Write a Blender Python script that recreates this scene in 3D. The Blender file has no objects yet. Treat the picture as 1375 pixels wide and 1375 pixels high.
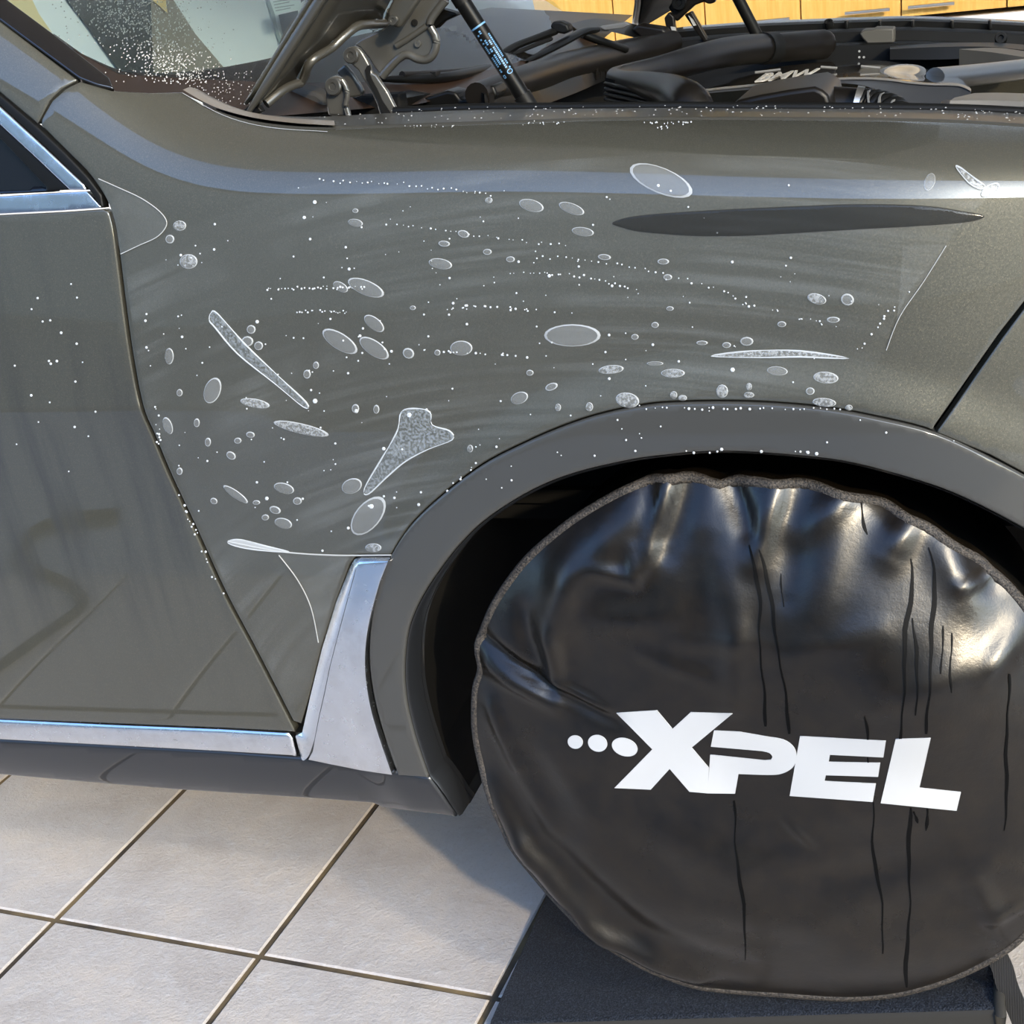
import bpy, bmesh, math, random
import numpy as np
from mathutils import Vector, Matrix
from mathutils.geometry import delaunay_2d_cdt

# ------------------------------------------------------------------ camera, world, sun, exposure
S = bpy.context.scene
COL = S.collection
CAM_H = 1.435
FPX, PITCH, ROLL, YAW = 1894.7, 0.3866, -0.1260, math.radians(20.5)

def _axes():
    f = np.array([0, math.cos(PITCH), -math.sin(PITCH)]); r = np.array([1.0, 0, 0]); u = np.cross(r, f)
    r2 = math.cos(ROLL)*r + math.sin(ROLL)*u; u2 = -math.sin(ROLL)*r + math.cos(ROLL)*u
    M = np.array([[math.cos(YAW), -math.sin(YAW), 0], [math.sin(YAW), math.cos(YAW), 0], [0, 0, 1]])
    return M@r2, M@u2, M@f
AR, AU, AF = _axes()
cam_d = bpy.data.cameras.new('camera'); cam = bpy.data.objects.new('camera', cam_d); COL.objects.link(cam)
cam_d.sensor_width = 36.0; cam_d.lens = 36.0*FPX/1375.0; cam_d.clip_start = 0.02
m = Matrix.Identity(4)
for i in range(3):
    m[i][0] = AR[i]; m[i][1] = AU[i]; m[i][2] = -AF[i]
m.translation = (0, 0, CAM_H); cam.matrix_world = m
S.camera = cam
S.view_settings.view_transform = 'Standard'; S.view_settings.look = 'None'
S.view_settings.exposure = 0.0; S.view_settings.gamma = 1.0; S.view_settings.use_curve_mapping = False
S.cycles.max_bounces = 6; S.cycles.transparent_max_bounces = 12
S.cycles.sample_clamp_indirect = 4.0
S.cycles.caustics_reflective = False; S.cycles.caustics_refractive = False

W = bpy.data.worlds.new('world'); S.world = W; W.use_nodes = True
nt = W.node_tree; bg = nt.nodes['Background']
sky = nt.nodes.new('ShaderNodeTexSky'); sky.sky_type = 'NISHITA'; sky.sun_disc = False
sky.sun_elevation = math.radians(24); sky.sun_rotation = math.radians(180-42); sky.air_density = 1.0; sky.dust_density = 2.0; sky.ozone_density = 1.5
tint = nt.nodes.new('ShaderNodeMix'); tint.data_type = 'RGBA'; tint.blend_type = 'MULTIPLY'; tint.inputs[0].default_value = 1.0; tint.inputs[7].default_value = (0.74, 0.95, 1.22, 1)
nt.links.new(sky.outputs[0], tint.inputs[6]); nt.links.new(tint.outputs[2], bg.inputs[0]); bg.inputs[1].default_value = 0.66

def sun(name, ac, ic, strength, color, ang):
    d = bpy.data.lights.new(name, 'SUN'); d.energy = strength; d.color = color; d.angle = math.radians(ang)
    o = bpy.data.objects.new(name, d); COL.objects.link(o)
    L = Vector((ac, -ic, 1.0)).normalized()          # towards the sun
    o.rotation_euler = L.to_track_quat('Z', 'Y').to_euler(); o.location = L*8
    return o
sun('sun', 1.55, 1.70, 3.1, (1.0, 0.80, 0.52), 1.6)
sun('sun_mirrored_by_glass_front', 1.25, 0.85, 1.25, (1.0, 0.84, 0.60), 3.0)

random.seed(4); rng = np.random.default_rng(7)

# ------------------------------------------------------------------ measuring helpers
def ray(px, py):
    px = np.asarray(px, float); py = np.asarray(py, float)
    return AF + ((px-687.5)/FPX)[..., None]*AR - ((py-687.5)/FPX)[..., None]*AU
def P(px, py, Y):
    d = ray(px, py); t = Y/d[..., 1]
    return t[..., None]*d + np.array([0, 0, CAM_H])
def PZ(px, py, Z):
    d = ray(px, py); t = (Z-CAM_H)/d[..., 2]
    return t[..., None]*d + np.array([0, 0, CAM_H])
def cspline(xs, ys):
    xs = np.array(xs, float); ys = np.array(ys, float); n = len(xs); h = np.diff(xs)
    A = np.eye(n); b = np.zeros(n)
    for i in range(1, n-1):
        A[i, i-1] = h[i-1]; A[i, i] = 2*(h[i-1]+h[i]); A[i, i+1] = h[i]
        b[i] = 6*((ys[i+1]-ys[i])/h[i] - (ys[i]-ys[i-1])/h[i-1])
    M2 = np.linalg.solve(A, b)
    def f(x):
        x = np.clip(np.asarray(x, float), xs[0], xs[-1])
        k = np.clip(np.searchsorted(xs, x)-1, 0, n-2); a = xs[k+1]-x; c = x-xs[k]; hh = h[k]
        return M2[k]*a**3/(6*hh) + M2[k+1]*c**3/(6*hh) + (ys[k]/hh-M2[k]*hh/6)*a + (ys[k+1]/hh-M2[k+1]*hh/6)*c
    return f
def sstep(a, b, x):
    t = np.clip((x-a)/(b-a), 0, 1); return t*t*t*(t*(6*t-15)+10)
def cr(pts, n=8, closed=False):
    p = [np.array(q, float) for q in pts]; N = len(p); out = []
    rngk = range(N if closed else N-1)
    for i in rngk:
        if closed: a, b, c, d = p[(i-1) % N], p[i], p[(i+1) % N], p[(i+2) % N]
        else: a, b, c, d = p[max(i-1, 0)], p[i], p[i+1], p[min(i+2, N-1)]
        for k in range(n):
            t = k/n
            out.append(0.5*((2*b)+(-a+c)*t+(2*a-5*b+4*c-d)*t*t+(-a+3*b-3*c+d)*t**3))
    if not closed: out.append(p[-1])
    return [tuple(q) for q in out]
def resample(pts, n):
    p = np.array(pts, float); s = np.r_[0, np.cumsum(np.linalg.norm(np.diff(p, axis=0), axis=1))]
    u = np.linspace(0, s[-1], n); return np.stack([np.interp(u, s, p[:, k]) for k in range(p.shape[1])], 1)
def densify(pts, step):
    out = []; N = len(pts)
    for i in range(N):
        a = np.array(pts[i], float); b = np.array(pts[(i+1) % N], float); L = np.linalg.norm(b-a)
        if L < 1e-6: continue
        k = max(1, int(math.ceil(L/step)))
        for j in range(k): out.append(a+(b-a)*j/k)
    return np.array(out)

# body side as a height field y = F(x, z)
_zt = cspline([-1.9, -1.6, -1.35, -1.15, -1.03, -0.95, -0.88, -0.78, -0.52, -0.265, 0.02, 0.4],
              [2.05, 1.84, 1.66, 1.49, 1.39, 1.325, 1.290, 1.270, 1.253, 1.228, 1.200, 1.15])
_base = cspline([0.25, 0.33, 0.38, 0.45, 0.6, 0.8, 0.95, 1.1, 1.3, 2.1],
                [1.58, 1.495, 1.473, 1.462, 1.448, 1.435, 1.429, 1.436, 1.452, 1.56])
def F(x, z):
    y = _base(z)
    s = np.clip((z-0.98)/(_zt(x)-0.98), 0, 1.15)
    y = y + 0.016*s**2 + 0.129*s**13
    fade = 1-sstep(-1.0, -0.72, x)
    cz = 0.949
    y = y - fade*0.007*np.exp(-np.sqrt((z-cz)**2+1e-6)/0.05)
    q = np.sqrt(((x+0.27)/0.486)**2+((z-0.5)/0.443)**2)
    y = y - 0.011*(1-sstep(1.0, 1.17, q))
    fx = np.maximum(0, x+0.16)
    y = y + 1.25*fx**2.1
    return y
def hit(px, py, G=None, y0=1.20, y1=2.1, n=90):
    G = G or F
    d = ray(px, py); t0 = y0/d[..., 1]; t1 = y1/d[..., 1]
    def g(t):
        p = t[..., None]*d + np.array([0, 0, CAM_H]); return p[..., 1]-G(p[..., 0], p[..., 2])
    lo = t0.copy(); hi = t1.copy(); found = np.zeros(lo.shape, bool); prev = t0
    for k in range(1, n+1):
        t = t0+(t1-t0)*k/n; c = (g(t) > 0) & ~found
        lo = np.where(c, prev, lo); hi = np.where(c, t, hi); found |= c; prev = t
    for _ in range(30):
        mid = (lo+hi)/2; up = g(mid) > 0; hi = np.where(up, mid, hi); lo = np.where(up, lo, mid)
    return ((lo+hi)/2)[..., None]*d + np.array([0, 0, CAM_H])
def nrm(p, G=None):
    G = G or F; e = 0.002
    gx = (G(p[..., 0]+e, p[..., 2])-G(p[..., 0]-e, p[..., 2]))/(2*e)
    gz = (G(p[..., 0], p[..., 2]+e)-G(p[..., 0], p[..., 2]-e))/(2*e)
    n = np.stack([gx, -np.ones_like(gx), gz], -1); return n/np.linalg.norm(n, axis=-1, keepdims=True)

# ------------------------------------------------------------------ object helpers
def empty(name, loc=(0, 0, 0), label=None, cat=None, group=None):
    o = bpy.data.objects.new(name, None); COL.objects.link(o); o.location = loc
    if label: o['label'] = label
    if cat: o['category'] = cat
    if group: o['group'] = group
    bpy.context.view_layer.update()
    return o
def tag(o, label=None, cat=None, group=None, kind=None):
    if label: o['label'] = label
    if cat: o['category'] = cat
    if group: o['group'] = group
    if kind: o['kind'] = kind
    return o
def world_of(o):
    M = Matrix.Identity(4)
    while o is not None:
        M = Matrix.Translation(o.location) @ M if o.rotation_euler[:] == (0, 0, 0) else (Matrix.Translation(o.location) @ o.rotation_euler.to_matrix().to_4x4() @ M)
        o = o.parent
    return M
def mesh(name, verts, faces, mat, parent=None, smooth=True, label=None, bevel=0, solid=0, sub=0):
    me = bpy.data.meshes.new(name)
    v = np.asarray(verts, float)
    if parent is not None:
        Mi = np.array(world_of(parent).inverted()); v = v@Mi[:3, :3].T+Mi[:3, 3]
    me.from_pydata([tuple(q) for q in v], [], [tuple(int(i) for i in f) for f in faces])
    me.validate(); me.update()
    for mm in (mat if isinstance(mat, (list, tuple)) else [mat]): me.materials.append(mm)
    if smooth: me.shade_smooth()
    o = bpy.data.objects.new(name, me); COL.objects.link(o)
    if parent is not None: o.parent = parent
    if label: o['label'] = label
    if solid:
        md = o.modifiers.new('solid', 'SOLIDIFY'); md.thickness = solid; md.offset = -1
    if bevel:
        md = o.modifiers.new('bevel', 'BEVEL'); md.width = bevel; md.segments = 3; md.limit_method = 'ANGLE'; md.angle_limit = math.radians(35)
        if smooth: md.harden_normals = False
    if sub:
        md = o.modifiers.new('sub', 'SUBSURF'); md.levels = sub; md.render_levels = sub
    return o
def flat_by_angle(o, deg=35):
    me = o.data; me.set_sharp_from_angle(angle=math.radians(deg)); return o

def inset_poly(P2, d):
    n = len(P2); nx = np.roll(P2, -1, 0); pv = np.roll(P2, 1, 0)
    t = nx-pv; t /= (np.linalg.norm(t, axis=1, keepdims=True)+1e-9)
    area = 0.5*np.sum(P2[:, 0]*nx[:, 1]-nx[:, 0]*P2[:, 1])
    nn = np.stack([-t[:, 1], t[:, 0]], 1)*(1 if area > 0 else -1)
    return P2+nn*d
def inside(poly, pts):
    x, y = pts[:, 0], pts[:, 1]; c = np.zeros(len(pts), bool); n = len(poly); j = n-1
    for i in range(n):
        xi, yi = poly[i]; xj, yj = poly[j]
        k = ((yi > y) != (yj > y)) & (x < (xj-xi)*(y-yi)/(yj-yi+1e-12)+xi); c ^= k; j = i
    return c
def dist_poly(poly, pts):
    a = poly; b = np.roll(poly, -1, 0); D = np.full(len(pts), 1e9)
    for i in range(len(a)):
        ab = b[i]-a[i]; L = ab@ab+1e-12
        t = np.clip(((pts-a[i])@ab)/L, 0, 1); D = np.minimum(D, np.linalg.norm(pts-(a[i]+t[:, None]*ab), axis=1))
    return D
def panel(name, outline, mat, parent, G=None, grid=8, off=0.0, bevel=2.0, bdepth=0.0015, depth=0.012, step=5, offfun=None, label=None, surf=None):
    """A sheet of a curved surface cut to an outline (outline surveyed in photo pixels), with a rounded, returned edge."""
    O = densify(outline, step)
    loops = [O]
    if bevel:
        loops.append(inset_poly(O, bevel*0.4)); loops.append(inset_poly(O, bevel))
    inner = loops[-1]
    x0, y0 = O.min(0); x1, y1 = O.max(0)
    gx, gy = np.meshgrid(np.arange(x0, x1, grid), np.arange(y0, y1, grid)); gy = gy+0.0
    pts = np.stack([gx.ravel(), gy.ravel()], 1)
    pts = pts[inside(inner, pts)]
    if len(pts): pts = pts[dist_poly(inner, pts) > grid*0.45]
    allp = np.concatenate(loops+[pts]); n = len(O)
    edges = []
    for k in range(len(loops)): edges += [(k*n+i, k*n+(i+1) % n) for i in range(n)]
    r = delaunay_2d_cdt([Vector(q) for q in allp], edges, [list(range(n))], 1, 1e-4)
    V2 = np.array([tuple(v) for v in r[0]]); Fc = [list(f) for f in r[2]]
    src = r[3]
    dd = np.full(len(V2), -1.0)
    lvl = np.full(len(V2), 9)
    for i, s in enumerate(src):
        if len(s): lvl[i] = min(k for k in [q//n if q < n*len(loops) else 9 for q in s])
    p3 = surf(V2[:, 0], V2[:, 1]) if surf else hit(V2[:, 0], V2[:, 1], G)
    nn = nrm(p3, G) if not surf else np.tile(np.array([0, -1.0, 0]), (len(p3), 1))
    o = np.full(len(V2), off)
    if offfun is not None: o = o+offfun(V2, p3)
    if bevel: o = o-np.where(lvl == 0, bdepth, np.where(lvl == 1, bdepth*0.3, 0))
    p3 = p3+nn*o[:, None]
    # orientation
    FF = []
    for f in Fc:
        a, b, c = p3[f[0]], p3[f[1]], p3[f[2]]
        if np.dot(np.cross(b-a, c-a), nn[f[0]]) < 0: f = f[::-1]
        FF.append(f)
    if depth:
        cnt = {}
        for f in FF:
            for i in range(len(f)):
                e = (f[i], f[(i+1) % len(f)]); cnt[e] = 1
        be = [e for e in cnt if (e[1], e[0]) not in cnt]
        V = list(p3); mp = {}; dup = {}
        for e in be:
            for q in e:
                if q not in dup:
                    dup[q] = len(V); V.append(p3[q]); mp[q] = len(V); V.append(p3[q]-nn[q]*depth)
        for a, b in be: FF.append([dup[b], dup[a], mp[a], mp[b]])
        p3 = np.array(V)
    return mesh(name, p3, FF, mat, parent, label=label)
def tube(name, pts, rad, mat, parent=None, seg=12, n=8, closed=False, flat=1.0, up=(0, 0, 1), caps=True, smoothpath=True, label=None):
    if smoothpath:
        src = [tuple(p) + ((rad[i] if hasattr(rad, '__len__') else rad),) for i, p in enumerate(pts)]
        q = np.array(cr(src, n, closed)); pts = q[:, :3]; rr = q[:, 3]
    else:
        pts = np.array(pts, float); rr = np.array(rad if hasattr(rad, '__len__') else [rad]*len(pts), float)
    N = len(pts); V = []; Fc = []
    up = np.array(up, float)
    for i in range(N):
        t = pts[(i+1) % N]-pts[i-1] if closed else pts[min(i+1, N-1)]-pts[max(i-1, 0)]
        t = t/(np.linalg.norm(t)+1e-12)
        a = np.cross(t, up)
        if np.linalg.norm(a) < 0.05: a = np.cross(t, np.array([0.3, 1, 0.2]))
        a /= np.linalg.norm(a); b = np.cross(a, t)
        for k in range(seg):
            w = 2*math.pi*k/seg; V.append(pts[i]+rr[i]*(math.cos(w)*a+flat*math.sin(w)*b))
    for i in range(N if closed else N-1):
        for k in range(seg):
            a = i*seg+k; b = i*seg+(k+1) % seg; c = ((i+1) % N)*seg+(k+1) % seg; d = ((i+1) % N)*seg+k
            Fc.append((a, b, c, d))
    if caps and not closed:
        Fc.append(tuple(range(seg))[::-1]); Fc.append(tuple((N-1)*seg+k for k in range(seg)))
    o = mesh(name, V, Fc, mat, parent, label=label); flat_by_angle(o, 50); return o
def loft(name, lines, mat, parent=None, n=24, label=None, solid=0, m=1, sharp=None):
    """Skin between polylines; each line is [(px,py,Y)...] surveyed points."""
    L = []
    for ln in lines:
        p3 = np.array([P(np.array(a), np.array(b), c) for a, b, c in ln]); L.append(resample(cr(p3, 6) if len(p3) > 2 else p3, n))
    L = np.array(L)
    if m > 1: L = np.stack([np.array(cr([tuple(q) for q in L[:, i]], m)) for i in range(n)], 1)
    K = len(L); V = L.reshape(-1, 3); Fc = [(a*n+i, (a+1)*n+i, (a+1)*n+i+1, a*n+i+1) for a in range(K-1) for i in range(n-1)]
    o = mesh(name, V, Fc, mat, parent, label=label, solid=solid)
    if sharp: flat_by_angle(o, sharp)
    return o
def prism(name, outline, Y, thick, mat, parent=None, bevel=0.003, label=None, dy=0.0):
    """Plate standing across the car, outline surveyed in photo pixels at depth Y (dy: extra depth per pixel to the right)."""
    p = np.array(outline, float); n = len(p)
    a = np.array([P(q[0], q[1], Y+dy*(q[0]-p[0, 0])) for q in p]); b = a+np.array([0, thick, 0])
    V = np.concatenate([a, b]); Fc = [tuple(range(n)), tuple(range(2*n-1, n-1, -1))]+[(i, i+n, (i+1) % n+n, (i+1) % n) for i in range(n)]
    o = mesh(name, V, Fc, mat, parent, label=label, bevel=bevel)
    bm = bmesh.new(); bm.from_mesh(o.data); bmesh.ops.recalc_face_normals(bm, faces=bm.faces); bm.to_mesh(o.data); bm.free()
    flat_by_angle(o, 40); return o
def box(name, c, size, mat, parent=None, rot=0.0, bevel=0.0, label=None, R=None):
    v = np.array([(x, y, z) for x in (-.5, .5) for y in (-.5, .5) for z in (-.5, .5)])*np.array(size)
    if R is None: R = np.array(Matrix.Rotation(rot, 3, 'Z'))
    v = v@np.array(R).T+np.array(c)
    Fc = [(0, 1, 3, 2), (4, 6, 7, 5), (0, 4, 5, 1), (2, 3, 7, 6), (0, 2, 6, 4), (1, 5, 7, 3)]
    o = mesh(name, v, Fc, mat, parent, label=label, bevel=bevel, smooth=bool(bevel))
    if bevel: flat_by_angle(o, 40)
    return o
def disc(name, c, axis, r, h, mat, parent=None, seg=20, bevel=0.0015, label=None):
    ax = np.array(axis, float); ax /= np.linalg.norm(ax); t = np.cross(ax, [0.1, 0.2, 1]); t /= np.linalg.norm(t); b = np.cross(ax, t)
    c = np.array(c, float); V = []
    prof = [(r, 0), (r, h*0.7), (r*0.88, h), (r*0.45, h), (r*0.38, h*0.75), (0.02*r, h*0.75)]
    for rr, hh in prof:
        for k in range(seg):
            w = 2*math.pi*k/seg; V.append(c+ax*hh+rr*(math.cos(w)*t+math.sin(w)*b))
    Fc = [(i*seg+k, i*seg+(k+1) % seg, (i+1)*seg+(k+1) % seg, (i+1)*seg+k) for i in range(len(prof)-1) for k in range(seg)]
    Fc.append(tuple((len(prof)-1)*seg+k for k in range(seg)))
    o = mesh(name, V, Fc, mat, parent, label=label); flat_by_angle(o, 30); return o

# ------------------------------------------------------------------ materials
def mat(name, col, rough=0.5, metal=0.0, spec=0.5, coat=0.0, coatr=0.03, alpha=1.0):
    M = bpy.data.materials.new(name); M.use_nodes = True; b = M.node_tree.nodes['Principled BSDF']
    b.inputs['Base Color'].default_value = (*col, 1); b.inputs['Roughness'].default_value = rough; b.inputs['Metallic'].default_value = metal
    b.inputs['Specular IOR Level'].default_value = spec; b.inputs['Coat Weight'].default_value = coat; b.inputs['Coat Roughness'].default_value = coatr
    b.inputs['Alpha'].default_value = alpha
    return M
class N:
    def __init__(s, M): s.M = M; s.t = M.node_tree; s.b = s.t.nodes.get('Principled BSDF')
    def new(s, k, **kw):
        n = s.t.nodes.new('ShaderNode'+k)
        for a, v in kw.items(): setattr(n, a, v)
        return n
    def ln(s, a, b): s.t.links.new(a, b)
    def coord(s, scale=(1, 1, 1), kind='Object', rot=(0, 0, 0)):
        c = s.new('TexCoord'); mp = s.new('Mapping'); mp.inputs['Scale'].default_value = scale; mp.inputs['Rotation'].default_value = rot
        s.ln(c.outputs[kind], mp.inputs[0]); return mp.outputs[0]
    def noise(s, vec, scale, detail=4, rough=0.55, dist=0.0):
        n = s.new('TexNoise'); n.inputs['Scale'].default_value = scale; n.inputs['Detail'].default_value = detail; n.inputs['Roughness'].default_value = rough; n.inputs['Distortion'].default_value = dist
        s.ln(vec, n.inputs['Vector']); return n.outputs[0]
    def ramp(s, fac, stops):
        r = s.new('ValToRGB'); e = r.color_ramp.elements
        while len(e) > 1: e.remove(e[0])
        e[0].position = stops[0][0]; e[0].color = (*stops[0][1], 1)
        for p, c in stops[1:]:
            x = e.new(p); x.color = (*c, 1)
        s.ln(fac, r.inputs[0]); return r.outputs[0]
    def mix(s, fac, a, b, mode='MIX'):
        n = s.new('Mix', data_type='RGBA', blend_type=mode)
        for sock, v in ((n.inputs[0], fac), (n.inputs[6], a), (n.inputs[7], b)):
            if isinstance(v, (int, float)): sock.default_value = v
            elif isinstance(v, tuple): sock.default_value = (*v, 1)
            else: s.ln(v, sock)
        return n.outputs[2]
    def math(s, op, a, b=0.0, clamp=False):
        n = s.new('Math', operation=op, use_clamp=clamp)
        for sock, v in ((n.inputs[0], a), (n.inputs[1], b)):
            if isinstance(v, (int, float)): sock.default_value = v
            else: s.ln(v, sock)
        return n.outputs[0]
    def bump(s, h, strength=0.3, dist=0.01):
        n = s.new('Bump'); n.inputs['Strength'].default_value = strength; n.inputs['Distance'].default_value = dist
        s.ln(h, n.inputs['Height']); s.ln(n.outputs[0], s.b.inputs['Normal'])

# car paint: warm dark grey metallic with flakes, clear coat; dried drip marks and wipe haze
def paint(name, streak=0.0):
    M = mat(name, (0.16, 0.16, 0.145), rough=0.55, metal=0.5, spec=0.3, coat=1.0, coatr=0.012); M.node_tree.nodes['Principled BSDF'].inputs['Coat IOR'].default_value = 1.62; k = N(M)
    v = k.coord()
    fl = k.new('TexVoronoi'); fl.inputs['Scale'].default_value = 1400; k.ln(v, fl.inputs['Vector'])
    flc = k.ramp(fl.outputs['Color'], [(0.0, (0.072, 0.070, 0.054)), (0.7, (0.081, 0.078, 0.060)), (1.0, (0.120, 0.106, 0.074))])
    col = flc
    ge = k.new('NewGeometry'); jit = k.new('VectorMath', operation='SUBTRACT'); k.ln(fl.outputs['Color'], jit.inputs[0]); jit.inputs[1].default_value = (0.5, 0.5, 0.5)
    js = k.new('VectorMath', operation='SCALE'); js.inputs['Scale'].default_value = 0.18; k.ln(jit.outputs[0], js.inputs[0])
    ja = k.new('VectorMath', operation='ADD'); k.ln(ge.outputs['Normal'], ja.inputs[0]); k.ln(js.outputs[0], ja.inputs[1])
    jn = k.new('VectorMath', operation='NORMALIZE'); k.ln(ja.outputs[0], jn.inputs[0]); k.ln(jn.outputs[0], k.b.inputs['Normal'])
    k.ln(ge.outputs['Normal'], k.b.inputs['Coat Normal'])
    if streak:
        n1 = k.noise(k.coord((26, 26, 1.6)), 1.0, 5, 0.6)
        n2 = k.noise(k.coord((2.2, 2.2, 1.6)), 1.0, 2)
        f = k.math('MULTIPLY', k.ramp(n1, [(0.46, (0, 0, 0)), (0.62, (1, 1, 1))]), k.ramp(n2, [(0.45, (0, 0, 0)), (0.6, (1, 1, 1))]))
        col = k.mix(k.math('MULTIPLY', f, streak), col, (0.036, 0.035, 0.032))
        k.ln(k.math('ADD', 0.02, k.math('MULTIPLY', f, 0.12)), k.b.inputs['Coat Roughness'])
    k.ln(col, k.b.inputs['Base Color'])
    return M
PAINT = paint('grey_metallic_paint'); PAINT_D = paint('grey_metallic_paint_streaked', 0.45)
SILLP = mat('darkened_sill_paint', (0.014, 0.015, 0.017), rough=0.4, metal=0.2, coat=0.7, coatr=0.02)  # darker than the body, standing for dark reflections in the sill
TRIMP = mat('grey_arch_paint', (0.050, 0.049, 0.044), rough=0.5, metal=0.1, spec=0.3, coat=0.9, coatr=0.05)
HOODP = mat('hood_underside_paint', (0.075, 0.071, 0.060), rough=0.35, metal=0.4, coat=0.6, coatr=0.1)
SATIN = mat('satin_aluminium', (0.80, 0.81, 0.83), rough=0.22, metal=1.0)
def _satin():
    k = N(SATIN); n = k.noise(k.coord((30, 30, 30)), 3, 4, 0.6)
    k.ln(k.ramp(n, [(0.35, (0.20, 0.20, 0.20)), (0.75, (0.30, 0.30, 0.30))]), k.b.inputs['Roughness'])
    k.ln(k.ramp(k.noise(k.coord((30, 30, 30)), 1, 5, 0.7), [(0.30, (0.74, 0.74, 0.735)), (0.55, (0.83, 0.84, 0.86))]), k.b.inputs['Base Color'])
_satin()
BLACK = mat('black_plastic', (0.004, 0.004, 0.0037), rough=0.38, spec=0.2)
MATTE = mat('black_matte', (0.006, 0.006, 0.006), rough=0.85, spec=0.2)
GLOSSB = mat('gloss_black', (0.008, 0.007, 0.007), rough=0.05, coat=0.6)
RUBBER = mat('black_rubber', (0.005, 0.005, 0.0045), rough=0.5, spec=0.2)
DUCT = mat('soft_black_duct', (0.006, 0.0048, 0.0036), rough=0.40, spec=0.24)
STEEL = mat('dark_steel', (0.16, 0.155, 0.14), rough=0.32, metal=0.8, coat=0.3)
ALU = mat('bare_aluminium', (0.5, 0.48, 0.44), rough=0.35, metal=1.0)
FLANGE = mat('wet_fender_flange', (0.042, 0.040, 0.033), rough=0.45, spec=0.3, coat=0.12, coatr=0.1)
TAN = mat('flange_sunlit_tan', (0.20, 0.17, 0.135), rough=0.45, coat=0.1, coatr=0.08)  # sunlit tone of the flange end put into its colour
SEAM = mat('light_edge_line', (0.40, 0.40, 0.38), rough=0.3)
WHITE = mat('white_print', (0.50, 0.50, 0.495), rough=0.42, spec=0.3)
BLUEINK = mat('pale_blue_ink', (0.12, 0.28, 0.48), rough=0.5)
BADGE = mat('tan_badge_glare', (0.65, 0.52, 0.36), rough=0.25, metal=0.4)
FRIT = mat('dark_brown_frit', (0.026, 0.016, 0.011), rough=0.3, spec=0.12)
def _film(name, lo, hi, rings=True):
    M = bpy.data.materials.new(name); M.use_nodes = True; k = N(M); t = M.node_tree
    out = t.nodes['Material Output']; b = k.b
    b.inputs['Base Color'].default_value = (0.62, 0.66, 0.66, 1); b.inputs['Roughness'].default_value = 0.35
    b.inputs['Coat Weight'].default_value = 0.3; b.inputs['Coat Roughness'].default_value = 0.1
    tr = k.new('BsdfTransparent'); mx = k.new('MixShader')
    v = k.coord()
    sep = k.new('SeparateXYZ'); k.ln(v, sep.inputs[0])
    big = k.noise(v, 5, 3)
    # squeegee sweeps: arcs about a pivot low on the panel
    dx = k.math('SUBTRACT', sep.outputs[0], 0.15); dz = k.math('SUBTRACT', sep.outputs[2], -0.53)
    d = k.math('SQRT', k.math('ADD', k.math('MULTIPLY', dx, dx), k.math('MULTIPLY', k.math('MULTIPLY', dz, dz), 2.4)))
    comb = k.new('CombineXYZ'); k.ln(k.math('MULTIPLY', d, 48), comb.inputs[0]); k.ln(k.math('MULTIPLY', sep.outputs[0], 2.0), comb.inputs[1])
    arc = k.noise(comb.outputs[0], 1.0, 5, 0.6)
    f = k.math('MULTIPLY', k.ramp(arc, [(0.45, (0, 0, 0)), (0.6, (1, 1, 1))]), k.ramp(big, [(0.40, (0, 0, 0)), (0.62, (1, 1, 1))]))
    f = k.math('ADD', k.math('MULTIPLY', f, hi-lo), lo)
    if not rings: f = k.math('ADD', k.math('MULTIPLY', k.ramp(k.noise(v, 18, 6, 0.65), [(0.42, (0, 0, 0)), (0.7, (1, 1, 1))]), hi-lo), lo)
    k.ln(f, mx.inputs[0]); k.ln(tr.outputs[0], mx.inputs[1]); k.ln(b.outputs[0], mx.inputs[2]); k.ln(mx.outputs[0], out.inputs['Surface'])
    return M
FILM = _film('clear_film_with_wipe_haze', 0.01, 0.07)
TAB = _film('hazy_film_corner', 0.025, 0.07, False)
def _bub(name, a, col=(0.80, 0.83, 0.84), tex=0.0):
    M = bpy.data.materials.new(name); M.use_nodes = True; k = N(M)
    k.b.inputs['Base Color'].default_value = (*col, 1); k.b.inputs['Roughness'].default_value = 0.3
    tr = k.new('BsdfTransparent'); mx = k.new('MixShader'); mx.inputs[0].default_value = a
    if tex: k.ln(k.ramp(k.noise(k.coord(), 330, 3), [(0.42, (a*0.4,)*3), (0.58, (min(1, a+tex),)*3)]), mx.inputs[0])
    k.ln(tr.outputs[0], mx.inputs[1]); k.ln(k.b.outputs[0], mx.inputs[2]); k.ln(mx.outputs[0], M.node_tree.nodes['Material Output'].inputs['Surface'])
    return M
BFILL = _bub('bubble_skin', 0.10); BRIM = _bub('bubble_rim', 0.38); BFOAM = _bub('bubble_foam', 0.22, tex=0.08)
BHAZE = _bub('bubble_haze', 0.10, (0.70, 0.78, 0.84), tex=0.10)
POCK = _bub('film_pocket_mirror_tint', 0.62, (0.022, 0.022, 0.021)); POCK.node_tree.nodes['Principled BSDF'].inputs['Roughness'].default_value = 0.12; POCK.node_tree.nodes['Principled BSDF'].inputs['Specular IOR Level'].default_value = 0.25
DROP = mat('white_soap_drop', (0.55, 0.57, 0.57), rough=0.25)
WATER = mat('water_drop', (0.5, 0.5, 0.48), rough=0.05, spec=0.8)
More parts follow.
